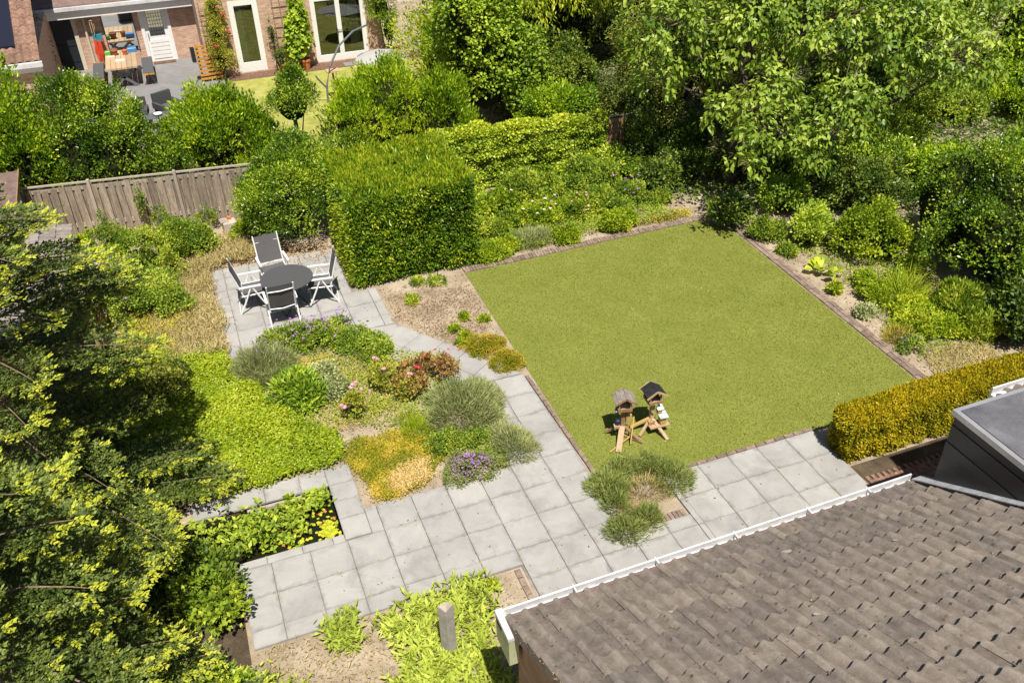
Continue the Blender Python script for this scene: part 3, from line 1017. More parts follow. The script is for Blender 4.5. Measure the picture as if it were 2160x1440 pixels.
for (cx, cy, n, h, s) in ((0.0, 1.3, 100, .34, .36), (-.3, 1.15, 90, .42, .42), (0.5, 1.6, 90, .16, .3), (0.92, 1.68, 90, .2, .2), (0.4, 1.05, 34, .10, .3), (-.8, 1.3, 90, .35, .5)):
    q = rng.normal(size=(n, 2)) * s * 0.5 + np.array([cx, cy])
    q[:, 0] = np.clip(q[:, 0], PX0 + .03, PX1 - .02)
    q[:, 1] = np.clip(q[:, 1], PY0 + .02, PY1 - .04)
    zz = -0.04 + h * rng.random(n) ** .7
    a = rng.random(n) * 6.28
    for k in range(3):
        aa = a + k * 2.1
        fo.add(np.c_[q, zz], np.c_[np.cos(aa), np.sin(aa), .5 + .3 * rng.normal(size=n)], Z3 + rng.normal(size=(n, 3)) * .4,
               rng.uniform(.07, .13, n), rng.uniform(.04, .07, n), .55 + .22 * rng.normal(size=n))
fo.build('water_plants', 'leaf_border', pond)

# ------------------------------------------------------------------ own house: roof, gutter, gable, dormer
RX0, RX1 = 2.375, 8.14
RY, RZ, RS = -3.46, 2.385, 0.60           # lower roof edge and slope
CW, CH = 0.3845, 0.345                  # tile width, horizontal course depth
own = thing('own_house', 'near house with brown tiled roof, white gutter and brick gable', 'house', (0, 0, 0))
w = MB()
yr = -9.3                                   # far limit of what is built of the roof
prof = [(RY - 0.12, 0.0), (RY - 0.12, RZ - 0.10), (yr, RZ - 0.16 + RS * (RY - yr)), (yr, 0.0)]
for x0, x1 in ((RX0 + 0.10, RX0 + 0.38), (RX1 - 0.30, RX1 - 0.02)):
    vs = [(x, y, z) for x in (x0, x1) for y, z in prof]
    w.add(vs, [(0, 1, 2, 3), (7, 6, 5, 4), (0, 4, 5, 1), (1, 5, 6, 2), (2, 6, 7, 3), (3, 7, 4, 0)])
w.box(RX0 + 0.38, RX1 - 0.30, RY - 0.42, RY - 0.14, 0.0, RZ - 0.14)
w.build('wall', 'brick_own', own)
deck = MB()
vs = []
for y, z in ((RY - 0.01, RZ - 0.05), (yr, RZ - 0.05 + RS * (RY - yr))):
    vs += [(RX0 + 0.02, y, z), (RX1, y, z), (RX1, y, z - 0.05), (RX0 + 0.02, y, z - 0.05)]
deck.add(vs, [(0, 1, 5, 4), (3, 7, 6, 2), (0, 4, 7, 3), (1, 2, 6, 5), (0, 3, 2, 1), (4, 5, 6, 7)])
roof = deck.build('roof', 'felt_black', own)
# dark verge strip below the tiles
MB().bar((RX0 + 0.06, RY - 0.1, RZ - 0.13 + 0.05), (RX0 + 0.06, yr, RZ - 0.13 + RS * (RY - yr)), 0.03, 0.10).build('verge_board', 'dark_metal', own)


def tile_mesh(verge=False):
    """double-wave concrete tile; local x along eave, y up the slope (length), z normal"""
    ln, th = 0.46, 0.018
    nx = 20
    m = MB()
    top, bot = [], []
    for i in range(nx + 1):
        u = i / nx
        ph = (u * 2) % 1.0
        wv = 0.5 + 0.5 * math.cos((u * 2 - 0.28) * 2 * math.pi)
        zz = 0.046 * wv ** 1.1
        top.append((u * (CW - 0.009), zz + 0.008 * u ** 6))
    vs = []
    for y, lift in ((0.0, 0.060), (ln, 0.0)):
        for x, z in top:
            vs.append((x, y, z + lift))
    for x, z in top:                       # lower lip
        vs.append((x, 0.0, z + 0.060 - th))
    k = nx + 1
    fs = [(i, i + 1, k + i + 1, k + i) for i in range(nx)] + [(2 * k + i, 2 * k + i + 1, i + 1, i) for i in range(nx)]
    m.add(vs, fs)
    # side lip
    x, z = top[-1]
    m.add([(x, 0, z + .060), (x, ln, z), (x, ln, z - th), (x, 0, z + .060 - th)], [(0, 3, 2, 1)])
    if verge:
        z = top[0][1]
        m.add([(0, 0, z + .060), (0, ln, z), (0, ln, z - .11), (0, 0, z - .11 + .03)], [(0, 1, 2, 3)])
        m.add([(0, 0, z + .060), (0, 0, z - .08), (0.02, 0, z - .08), (0.02, 0, z + .060)], [(0, 1, 2, 3)])
    c, s = math.cos(math.atan(RS)), math.sin(math.atan(RS))
    m.v = [(x, -y * c + z * s, y * s + z * c) for x, y, z in m.v]
    m.f = [f[::-1] for f in m.f]
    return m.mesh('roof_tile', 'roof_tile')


tm, tmv = tile_mesh(), tile_mesh(True)
sl = math.atan(RS)
for j in range(15):
    for i in range(15):
        y = RY - 0.015 - j * CH
        z = RZ - 0.045 + j * CH * RS
        if RX0 + (i + 1) * CW > RX1 + 0.02:
            continue
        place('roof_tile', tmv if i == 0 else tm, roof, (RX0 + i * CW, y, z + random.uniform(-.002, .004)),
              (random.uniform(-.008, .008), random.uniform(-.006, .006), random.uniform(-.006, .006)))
# debris and moss caught in the tile channels
rng = np.random.default_rng(3)
fo = Fol()
for k in range(34):
    x = RX0 + CW * (rng.integers(0, 15) + rng.choice([.0, .5])) + 0.02
    t = rng.uniform(.2, 3.6)
    n = int(rng.integers(20, 70))
    tt = t + rng.normal(size=n) * .16
    P = np.c_[x + rng.normal(size=n) * .022, RY - tt, RZ - .045 + tt * RS + .034 + rng.random(n) * .012]
    fo.add(P, rng.normal(size=P.shape) * np.array([1, 1, .3]), np.array([0, .5, 1.]) + rng.normal(size=P.shape) * .3, rng.uniform(.015, .035, n), .016, .4 + .25 * rng.normal(size=n))
fo.build('leaf_litter', 'leaf_dead', roof)
for (x, t, s) in ((5.6, 0.62, .085), (3.82, 1.0, .06), (4.9, 1.9, .06), (6.6, 1.15, .05), (5.5, 2.2, .045)):
    a = np.linspace(0, 6.28, 9)[:-1]
    vs = [(x + s * math.cos(q) * random.uniform(.7, 1.2), RY - t + .5 * s * math.sin(q), RZ + t * RS + .022 + .5 * s * math.sin(q) * -RS) for q in a]
    MB().add(vs, [tuple(range(8))]).build('lichen_patch', 'stone_pale', roof)

# gutter along the eave
gut = MB()
gy0, gy1 = RY - 0.03, RY + 0.155
pr = [(gy0, RZ - 0.03), (gy0, RZ - .11), (gy0 + .03, RZ - .15), (gy1 - .03, RZ - .15), (gy1, RZ - .11), (gy1, RZ + .005), (gy1 - .012, RZ + .018), (gy1 - .03, RZ + .01), (gy1 - .026, RZ - .09), (gy0 + .02, RZ - .10), (gy0 + .02, RZ - .03)]
gx0, gx1 = RX0 - 0.06, RX1 + 0.03
vs = [(x, y, z) for x in (gx0, gx1) for y, z in pr]
k = len(pr)
gut.add(vs, [(i, (i + 1) % k, k + (i + 1) % k, k + i) for i in range(k)] + [tuple(range(k))[::-1], tuple(range(k, 2 * k))])
go = gut.build('gutter', 'zinc', own)
for x in (3.27, 4.35, 5.44, 6.52, 7.45):
    MB().box(x - .009, x + .009, gy0 + .01, gy1 + .004, RZ - .02, RZ + .024).build('gutter_joint', 'zinc', go)
MB().box(RX0 + .03, RX1 - .01, RY - .01, RY + .028, RZ - .07, RZ + .030).build('eave_filler', 'felt_brown', roof)
# boxed gutter end
MB().box(gx0 - .012, RX0 + .02, RY - .27, gy1 + .006, RZ - .03, RZ + .022).build('gutter_end_cap', 'zinc', go)
MB().box(gx0, RX0 + .055, RY - .26, gy1 - .002, RZ - .46, RZ - .034).build('eave_box', 'fascia_green', own)
MB().box(RX0 + .055, RX1 - .02, RY - .10, RY + .03, RZ - .30, RZ - .16).build('fascia', 'fascia_green', own)
# lead flashing beside the dormer
t = 0.0
while t < 4.0:
    l = 0.5
    a, b2 = (RX1 + .035, RY + .05 - t, RZ + .02 + t * RS), (RX1 + .035, RY + .05 - t - l, RZ + .02 + (t + l) * RS)
    MB().bar(a, b2, 0.17, 0.014).build('lead_flashing', 'lead', roof)
    t += l * 0.97
# dormer with black cladding and flat roof
DX, DY, DZ = 8.21, -3.62, 3.70
dm = thing('black_dormer', 'black-clad flat-roofed dormer rising beside the tiled roof', 'dormer', (DX, DY, 0))
MB().box(0.0, 4.2, -4.4, 0.0, 0.0, DZ - .09).build('cladding', 'black_panel', dm)
MB().box(-.035, 4.25, -4.4, .035, DZ - .085, DZ - .01).build('roof_trim', 'aluminium', dm)
MB().box(.03, 4.2, -4.4, -.03, DZ - .03, DZ + .004).build('flat_roof', 'bitumen', dm)
for k in range(2):
    MB().box(-.012, -.002, -4.3, -.002, DZ - .62 + k * .27, DZ - .50 + k * .27).build('cladding_band', 'black_panel', dm)
q = MB()
a = [(1.0, -.62), (1.25, -.5), (1.35, -.72), (1.15, -.95), (.95, -.8)]
q.add([(x, y, DZ + .008) for x, y in a], [tuple(range(5))[::-1]]).build('repair_patch', 'stone_pale', dm)
mh = MB().box(0, 4, -5.0, 0, 0, 5.4)
tag(mh.build('main_house_wing', 'brick_own', None, (10.08, -3.75, 0)), 'tall brick wing of the near house rising behind the black dormer', 'house')
# tiled eave beyond the dormer
ev = thing('side_roof', 'wavy tiled eave with white gutter behind the black dormer', 'roof', (9.35, -3.3, 3.35))
m = MB()
k = len(pr)
pp = [(y - RY, z - RZ) for y, z in pr]
vs = [(x, y, z) for x in (0.0, 2.6) for y, z in pp]
m.add(vs, [(i, (i + 1) % k, k + (i + 1) % k, k + i) for i in range(k)] + [tuple(range(k))[::-1], tuple(range(k, 2 * k))])
m.build('gutter', 'zinc', ev)
MB().box(0.02, 2.6, -1.2, 0.1, -3.33, -.18).build('wall', 'brick_own', ev)
for i in range(6):
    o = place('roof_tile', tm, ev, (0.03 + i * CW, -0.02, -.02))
# ------------------------------------------------------------------ fences
def board_fence(name, label, a, b, h, bays, pitch=0.19, board=0.145, post_mat='wood_light', bmat='wood_grey', seed=1, post_h=0.07):
    """close-boarded fence: posts, rails, a front and a back layer of upright boards"""
    r = random.Random(seed)
    a, b = Vector((a[0], a[1], 0)), Vector((b[0], b[1], 0))
    L = (b - a).length
    f = thing(name, label, 'fence', a, math.atan2((b - a).y, (b - a).x))
    hb = h - 0.05
    cache = {}
    for i in range(bays + 1):
        x = L * i / bays
        MB().cham([(-.035, -.035), (.035, -.035), (.035, .035), (-.035, .035)], 0, h + post_h, .01).build('post', post_mat, f, (x, -.07, 0))
    MB().box(0, L, -.03, .03, h - .035, h).build('cap_rail', 'wood_light', f)
    for z in (h - .21, .35):
        MB().box(0, L, .005, .03, z, z + .11).build('rail', 'wood_light', f)
    n = int(L / pitch)
    for i in range(n):
        x = (i + .5) * L / n
        hh = round(hb - .05 + r.choice([0, -.01, .01, -.02, -.04, .02]), 2)
        if hh not in cache:
            cache[hh] = MB().box(-board / 2, board / 2, -.009, .009, 0, hh).mesh('board', bmat)
        o = place('board', cache[hh], f, (x, -.012 - r.uniform(0, .008), 0), (0, r.uniform(-.016, .016), r.uniform(-.05, .05)))
        if 'bk' not in cache:
            cache['bk'] = MB().box(-.06, .06, .0, .018, 0, h - .22).mesh('back_board', bmat)
        place('back_board', cache['bk'], f, (x + L / n / 2, .035, 0), (0, r.uniform(-.01, .01), 0))
    return f


board_fence('garden_fence', 'weathered grey-brown board fence behind the dry bed, left of the big hedge', (-6.3, 13.72), (1.75, 12.60), 1.56, 4, seed=2)
board_fence('garden_fence', 'dark shaded board fence behind ivy under the trees', (10.85, 11.95), (12.5, 11.8), 1.55, 1, seed=4, post_mat='wood_brown', bmat='wood_brown')

# ------------------------------------------------------------------ sheds and screens on the left
sh = thing('tiled_shed', 'small shed with mossy grey tiled roof, half hidden by the fir', 'shed', (-4.3, 7.9, 0))
MB().box(-1.5, 1.5, -2.2, 2.3, 0, 1.75).build('wall', 'wood_brown', sh)
rf = MB().add([(-1.75, -2.4, 2.35), (1.7, -2.4, 1.72), (1.7, 2.5, 1.72), (-1.75, 2.5, 2.35), (-1.75, -2.4, 2.3), (1.7, -2.4, 1.67), (1.7, 2.5, 1.67), (-1.75, 2.5, 2.3)],
              [(0, 1, 2, 3), (7, 6, 5, 4), (0, 4, 5, 1), (1, 5, 6, 2), (2, 6, 7, 3), (3, 7, 4, 0)]).build('roof', 'felt_black', sh)
tmesh = MB()
for k in range(6):
    pass
tl = MB().add([(0, 0, .03), (.29, 0, -.005), (.29, .27, -.005), (0, .27, .03), (0, .09, .052), (.29, .09, .018), (0, 0, .0), (0, .27, .0)],
              [(0, 1, 5, 4), (4, 5, 2, 3), (0, 4, 3, 7, 6)])
tl = MB()
ws = [(0, .02), (.05, .045), (.1, .05), (.15, .035), (.2, .012), (.27, .02)]
vs = [(x, y, z + lift) for x, lift in ((0.0, 0.0), (.34, .03)) for y, z in ws]
tl.add(vs, [(i, i + 1, 7 + i, 6 + i) for i in range(5)])
tl.add([(.34, y, z + .03) for y, z in ws] + [(.34, y, z + .008) for y, z in ws], [(i, i + 1, 7 + i, 6 + i) for i in range(5)])
sk = (2.35 - 1.72) / 3.45
tl.v = [(x, y, z - x * sk) for x, y, z in tl.v]
tlm = tl.mesh('roof_tile', 'shingle_grey')
for i in range(11):
    for j in range(18):
        x = 1.42 - i * .31
        place('roof_tile', tlm, rf, (x, -2.38 + j * .27, 1.72 + (1.7 - x) * sk + .003), (random.uniform(-.01, .01), random.uniform(-.01, .01), 0))
wf = MB().box(1.5, 1.53, -1.5, -.3, .25, 1.5).build('door', 'door_dark', sh)
for a, b2, c, d2 in ((-1.55, -1.47, .2, 1.55), (-.33, -.25, .2, 1.55)):
    MB().box(1.5, 1.56, a, b2, c, d2).build('door_frame', 'white_paint', wf)
MB().box(1.5, 1.56, -1.47, -.33, 1.47, 1.55).build('door_frame', 'white_paint', wf)

fs = thing('felt_shed', 'corner shed with flat reddish felt roof against the board fence', 'shed', (-5.0, 12.3, 0))
MB().box(-1.3, 1.15, -1.0, .95, 0, 1.75).build('wall', 'wood_grey', fs)
MB().add([(-1.4, -1.1, 1.72), (1.28, -1.1, 1.72), (1.28, 1.0, 1.95), (-1.4, 1.0, 1.95), (-1.4, -1.1, 1.80), (1.28, -1.1, 1.80), (1.28, 1.0, 2.03), (-1.4, 1.0, 2.03)],
         [(3, 2, 1, 0), (4, 5, 6, 7), (0, 1, 5, 4), (1, 2, 6, 5), (2, 3, 7, 6), (3, 0, 4, 7)]).build('roof', 'felt_brown', fs)
MB().bar((1.29, -1.12, 1.79), (1.29, 1.02, 2.02), .03, .09).build('verge', 'wood_brown', fs)

tr = thing('trellis_screen', 'narrow dark wooden trellis screen between shed and bed', 'trellis', (-2.32, 7.9, 0))
for y in (-.85, .0, .85):
    MB().cham([(-.035, -.035), (.035, -.035), (.035, .035), (-.035, .035)], 0, 1.75, .01).build('post', 'wood_brown', tr, (0, y, 0))
for k in range(9):
    MB().box(-.014, .014, -.85, .85, .15 + k * .19, .19 + k * .19).build('slat', 'wood_brown', tr)
for k in range(10):
    MB().box(.015, .03, -.8 + k * .17, -.77 + k * .17, .1, 1.72).build('lath', 'wood_brown', tr)
MB().box(-.05, .05, -.95, .95, 1.75, 1.8).build('top_beam', 'wood_grey', tr)
nb = thing('rail_stub', 'short weathered rail and post beside the trellis screen', 'post', (-2.2, 9.3, 0))
MB().cham([(-.09, -.05), (.09, -.05), (.09, .05), (-.09, .05)], 0, 1.25, .01).build('post', 'wood_light', nb)
MB().bar((-1.0, .05, 1.05), (-.09, .02, 1.1), .05, .07).build('rail', 'wood_light', nb)

# decorative block at the foot of the fence
blk = thing('ornamental_block', 'pale carved garden block standing against the fence foot', 'ornament', (0.74, 11.95, 0), 0.12)
MB().cham([(-.17, -.14), (.17, -.14), (.17, .14), (-.17, .14)], 0, .42, .02).build('body', 'stone_pale', blk)
for k in range(3):
    MB().tube([(-.12 + .10 * math.cos(t), -.08 + .09 * k + .03 * math.sin(t), .425 + .02 * math.sin(t)) for t in np.linspace(.2, 2.9, 7)], .018, 5).build('carved_ridge', 'stone_pale', blk)
MB().cham([(-.05, -.04), (.05, -.04), (.05, .04), (-.05, .04)], .42, .50, .01).build('knob', 'terracotta', blk, (.03, .08, 0))

# square post and boulder in the lower bed
pst = thing('concrete_post', 'square grey post with broken top in the lower leafy bed', 'post', (2.06, -1.98, 0), 0.5)
m = MB()
hs = [1.04, 1.07, 1.00, 1.05]
c4 = [(-.075, -.075), (.075, -.075), (.075, .075), (-.075, .075)]
m.add([(x, y, 0) for x, y in c4] + [(x, y, hs[i]) for i, (x, y) in enumerate(c4)] + [(0.01, 0, 1.015)],
      [(0, 1, 5, 4), (1, 2, 6, 5), (2, 3, 7, 6), (3, 0, 4, 7), (4, 5, 8), (5, 6, 8), (6, 7, 8), (7, 4, 8)])
m.build('shaft', 'concrete_post', pst)
MB().add([(x * .9, y * .9, hs[i] + .004) for i, (x, y) in enumerate(c4)] + [(.01, 0, 1.022)], [(0, 1, 4), (1, 2, 4), (2, 3, 4), (3, 0, 4)]).build('broken_top', 'stone_pale', pst)


def boulder(name, label, loc, r, mat='stone_pale', sd=1, sc=(1, .8, .6)):
    rr = np.random.default_rng(sd)
    m = MB()
    n, k = 10, 7
    for i in range(k):
        th = math.pi * (i + .5) / k
        for j in range(n):
            a = 2 * math.pi * j / n
            q = r * (1 + .16 * rr.normal())
            m.v.append((q * sc[0] * math.sin(th) * math.cos(a), q * sc[1] * math.sin(th) * math.sin(a), max(0, q * sc[2] * (math.cos(th) + .5))))
    for i in range(k - 1):
        for j in range(n):
            a, b = i * n + j, i * n + (j + 1) % n
            m.f.append((a, b, b + n, a + n))
    m.f.append(tuple(range(n))[::-1])
    return tag(m.build(name, mat, None, loc), label, 'stone')


boulder('boulder', 'small pale boulder lying in the sandy lower bed', (1.33, -1.36, 0), .12, sd=4, sc=(.7, 1.2, .6))
boulder('boulder', 'rounded grey stone at the foot of the clipped hedge', (4.12, 7.3, 0), .11, 'concrete_post', 6)

# ------------------------------------------------------------------ table and chairs
tb = thing('garden_table', 'round dark grey garden table on crossed folding legs', 'table', (1.58, 7.94, TH), 0.3)
MB().lathe([(.53, .685), (.565, .69), (.57, .705), (.565, .72), (.55, .722)], 40).build('table_top', 'table_grey', tb, smooth=False)
for s in (-1, 1):
    for q in (-1, 1):
        MB().tube([(s * .30, q * .36, 0.0), (-s * .30, q * .30, .69)], .012, 6).build('leg', 'dark_metal', tb)
    MB().tube([(s * .30, -.36, .03), (s * .30, .36, .03)], .010, 6).build('stretcher', 'dark_metal', tb)
MB().tube([(0, -.33, .34), (0, .33, .34)], .010, 6).build('stretcher', 'dark_metal', tb)
for k in range(5):
    pass


def make_chair():
    t = thing('reclining_chair', '', 'chair', (0, 0, TH))
    W = .275
    # back leans away (-y); seat faces +y
    def back(z):
        return -.20 - (z - .44) * .27
    for s in (-1, 1):
        MB().tube([(s * W, back(.40), .40), (s * W, back(.8), .80), (s * W, back(1.12) - .015, 1.12)], .016, 6).build('back_rail', 'white_metal', t)
        MB().tube([(s * W, -.24, .42), (s * W, .05, .435), (s * W, .27, .45), (s * W, .30, .42)], .015, 6).build('seat_rail', 'white_metal', t)
        MB().bar((s * (W + .035), -.25, .655), (s * (W + .035), .24, .665), .05, .026).build('armrest', 'white_metal', t)
        MB().tube([(s * (W + .03), .02, .63), (s * (W + .03), .16, .32), (s * (W + .03), .32, 0)], .019, 6).build('leg', 'white_metal', t)
        MB().tube([(s * (W + .03), -.02, .63), (s * (W + .03), -.16, .32), (s * (W + .03), -.33, 0)], .019, 6).build('leg', 'white_metal', t)
        MB().tube([(s * (W + .03), 0, .635), (s * (W + .03), 0, .66)], .022, 6).build('hinge', 'white_metal', t)
    MB().tube([(-W, back(.96) - .01, .96), (0, back(.96) - .035, .955), (W, back(.96) - .01, .96)], .013, 6).build('cross_bar', 'white_metal', t)
    MB().tube([(-W, back(.46), .47), (0, back(.46) - .04, .46), (W, back(.46), .47)], .013, 6).build('cross_bar', 'white_metal', t)
    MB().tube([(-W - .03, -.33, .05), (W + .03, -.33, .05)], .013, 6).build('foot_bar', 'white_metal', t)
    MB().tube([(-W - .03, .27, .10), (W + .03, .27, .10)], .011, 6).build('foot_bar', 'white_metal', t)
    # slings, slightly hollow
    for nm, f in (('back_sling', lambda u, v: (u * .262, back(.50 + .60 * v) - .018 * (1 - u * u) * (.4 + .6 * math.sin(3.1 * v)), .50 + .60 * v)),
                  ('seat_sling', lambda u, v: (u * .262, -.20 + .49 * v, .432 + .02 * v - .022 * (1 - u * u)))):
        m = MB()
        nu, nv = 6, 8
        vs = [f(-1 + 2 * i / nu, j / nv) for j in range(nv + 1) for i in range(nu + 1)]
        fs_ = [(j * 7 + i, j * 7 + i + 1, j * 7 + i + 8, j * 7 + i + 7) for j in range(nv) for i in range(nu)]
        m.add(vs, fs_)
        m.build(nm, 'sling_grey', t)
    return t


ch = make_chair()
spots = [((1.33, 7.38), 0.02, 'white-framed reclining chair with its back to the camera, in front of the table'),
         ((2.30, 7.98), math.pi / 2 - .10, 'white-framed reclining chair right of the table beside the clipped hedge'),
         ((0.83, 8.26), -math.pi / 2 - .06, 'white-framed reclining chair left of the table beside the dry bed'),
         ((1.42, 9.0), math.pi + .10, 'white-framed reclining chair behind the table facing the camera')]
for i, ((x, y), a, lab) in enumerate(spots):
    c = ch if i == 0 else copy_tree(ch)
    c.location = (x, y, TH)
    c.rotation_euler = (0, 0, a)
    tag(c, lab, 'chair', 'chairs round the garden table')

# ------------------------------------------------------------------ bird feeders on the lawn
def feeder(label, loc, rz, roofmat, postmat, legs):
    t = thing('bird_feeder', label, 'bird feeder', loc, rz)
    MB().cham([(-.035, -.035), (.035, -.035), (.035, .035), (-.035, .035)], .12, .66, .006).build('post', postmat, t)
    tray = MB().box(-.115, .115, -.125, .125, .66, .68).build('tray', 'wood_pale', t)
    for s in (-1, 1):
        MB().box(-.125, .125, s * .13 - .008, s * .13 + .008, .67, .735).build('tray_side', 'wood_brown', tray)
        MB().box(s * .122 - .008, s * .122 + .008, -.121, .121, .67, .735).build('tray_side', 'wood_brown', tray)
        for q in (-1, 1):
            MB().box(s * .10 - .012, s * .10 + .012, q * .105 - .012, q * .105 + .012, .68, .87).build('roof_post', 'wood_brown', t)
    th = math.atan2(.13, .21)
    roof_ = None
    for s in (-1, 1):
        for k in range(3 if roofmat == 'shingle_grey' else 1):
            n = 3 if roofmat == 'shingle_grey' else 1
            a, b = k / n, (k + 1) / n
            p0 = Vector((s * .165 * a, 0, .965 - .105 * a))
            p1 = Vector((s * .165 * b + s * .012, 0, .965 - .105 * b - .004 + .006 * (n > 1)))
            m = MB()
            nv = Vector((s * .5, 0, .85)) * .014
            vs = [(p.x, y, p.z) for y in (-.155, .155) for p in (p0, p1, p1 + nv, p0 + nv)]
            m.add(vs, [(0, 1, 5, 4), (1, 2, 6, 5), (2, 3, 7, 6), (3, 0, 4, 7), (0, 3, 2, 1), (4, 5, 6, 7)])
            m.build('roof_board', roofmat, t)
        for y in (-.162, .162):
            MB().bar((0, y, .968), (s * .195, y, .842), .012, .036, (0, 0, 1)).build('barge_board', 'wood_pale' if roofmat != 'shingle_grey' else 'wood_brown', t)
    for (a, l, w_, mt) in legs:
        ca, sa = math.cos(a), math.sin(a)
        MB().bar((ca * .03, sa * .03, .26), (ca * l, sa * l, .02), w_, .028, (0, 0, 1)).build('leg', mt, t)
    return t


f1 = feeder('bird feeder stand with weathered grey wooden roof, the left of two on the lawn', (6.36, 1.20, .015), -0.27, 'shingle_grey', 'wood_brown',
            [(-1.9, .46, .10, 'wood_pale'), (-.6, .36, .06, 'wood_brown'), (2.7, .30, .06, 'wood_brown'), (1.1, .3, .06, 'wood_brown')])
MB().cham([(-.05, -.045), (.05, -.045), (.05, .045), (-.05, .045)], .33, .52, .004).build('nest_box', 'wood_yellow', f1, (.10, .0, 0))
MB().bar((-.30, -.42, .02), (.22, -.05, .10), .02, .02).build('perch', 'wood_yellow', f1)
MB().bar((.10, -.28, .05), (.20, .0, .44), .02, .02).build('perch', 'wood_yellow', f1)
MB().bar((-.02, .03, .03), (.33, -.25, .03), .04, .03).build('foot', 'wood_brown', f1)
m = MB().lathe([(.02, 0), (.04, .02), (.045, .08), (.03, .10), (.038, .12), (.03, .15), (.01, .17)], 10)
cup = m.build('seed_holder', 'navy', f1, (-.12, -.03, .56))
MB().lathe([(.046, .06), (.047, .075), (.046, .09)], 10).build('white_band', 'white_paint', cup)
m = MB().lathe([(.03, 0), (.05, .03), (.05, .09), (.02, .11)], 8).build('seed_holder', 'navy', f1, (-.10, -.05, .34))
MB().box(-.06, .04, -.05, .04, .0, .05).build('seed_tray', 'wood_pale', f1, (-.11, -.05, .27))

f2 = feeder('bird feeder stand with black felt roof and pale barge boards on the lawn', (6.93, 1.18, .015), -.05, 'felt_black', 'wood_pale',
            [(-1.2, .42, .06, 'wood_pale'), (2.9, .46, .07, 'wood_yellow'), (3.6, .30, .05, 'wood_pale'), (.9, .3, .06, 'wood_brown')])
bx = MB().cham([(-.055, -.05), (.055, -.05), (.055, .05), (-.055, .05)], .18, .34, .003).build('nest_box', 'wood_yellow', f2, (.16, -.12, .02))
MB().add([(-.085, -.085, .345), (.085, -.085, .335), (.085, .085, .375), (-.085, .085, .385), (-.085, -.085, .36), (.085, -.085, .35), (.085, .085, .39), (-.085, .085, .40)],
         [(3, 2, 1, 0), (4, 5, 6, 7), (0, 1, 5, 4), (1, 2, 6, 5), (2, 3, 7, 6), (3, 0, 4, 7)]).build('box_roof', 'felt_blue', bx)
MB().box(-.10, .28, -.20, .0, .165, .19).build('shelf', 'wood_pale', f2)
MB().cham([(-.06, -.05), (.06, -.05), (.06, .05), (-.06, .05)], .19, .25, .004).build('seed_tray', 'wood_brown', f2, (-.03, -.06, 0))
b2 = MB().cham([(-.04, -.04), (.04, -.04), (.04, .04), (-.04, .04)], .43, .52, .003).build('nest_box', 'wood_yellow', f2, (.11, -.07, 0))
MB().add([(-.06, -.065, .515), (.06, -.065, .52), (.06, .065, .555), (-.06, .065, .55), (-.06, -.065, .527), (.06, -.065, .532), (.06, .065, .567), (-.06, .065, .562)],
         [(3, 2, 1, 0), (4, 5, 6, 7), (0, 1, 5, 4), (1, 2, 6, 5), (2, 3, 7, 6), (3, 0, 4, 7)]).build('box_roof', 'white_paint', b2)
MB().tube([(-.05, -.18, .72), (-.02, -.2, .70), (.0, -.19, .67)], .014, 5).build('ribbon', 'green_plastic', f2)

# ------------------------------------------------------------------ neighbour's house and terrace
def pieces(mb, axis, lo, hi, y0, y1, z1, holes):
    """wall along x with rectangular openings (x0, x1, z0, z1)"""
    x = lo
    for (a, b, c, d_) in sorted(holes):
        mb.box(x, a, y0, y1, 0, z1)
        if c > 0:
            mb.box(a, b, y0, y1, 0, c)
        mb.box(a, b, y0, y1, d_, z1)
        x = b
    mb.box(x, hi, y0, y1, 0, z1)
    return mb


nh = thing('neighbour_house', 'neighbouring brick house with white doors at the top of the garden', 'house', (0, 25.0, 0))
pieces(MB(), 'x', 1.5, 8.15, 0, .3, 5.0, [(2.6, 3.63, .05, 2.62), (5.52, 7.55, .05, 2.45)]).build('wall', 'brick_far', nh)
pieces(MB(), 'x', -5.6, 1.5, 3.0, 3.3, 2.36, [(-3.78, -2.8, 0, 2.05), (-.5, .55, 0, 2.05)]).build('wall', 'brick_far', nh)
MB().box(1.5, 1.8, .3, 3.0, 0, 5.0).build('wall', 'brick_far', nh)
MB().box(7.85, 8.15, .3, 3.0, 0, 5.0).build('wall', 'brick_far', nh)
MB().box(1.8, 7.85, 2.5, 2.6, .06, 5.0).build('back_wall', 'interior', nh)
MB().box(1.8, 7.85, .3, 2.5, .0, .06).build('inner_floor', 'wood_brown', nh)
MB().box(1.8, 7.85, .3, 2.5, 2.8, 2.9).build('inner_ceiling', 'white_paint', nh)
# tall window
wdw = thing
def frame(par, nm, x0, x1, z0, z1, y, w_=.1, mid=None, bottom=.1, mat='white_paint', d_=.12):
    m = MB()
    m.box(x0, x0 + w_, y - d_ / 2, y + d_ / 2, z0, z1)
    m.box(x1 - w_, x1, y - d_ / 2, y + d_ / 2, z0, z1)
    m.box(x0 + w_, x1 - w_, y - d_ / 2, y + d_ / 2, z1 - w_, z1)
    m.box(x0 + w_, x1 - w_, y - d_ / 2, y + d_ / 2, z0, z0 + bottom)
    if mid:
        for q in mid:
            m.box(q - w_ / 2, q + w_ / 2, y - d_ / 2, y + d_ / 2, z0 + bottom, z1 - w_)
    return m.build(nm, mat, par)


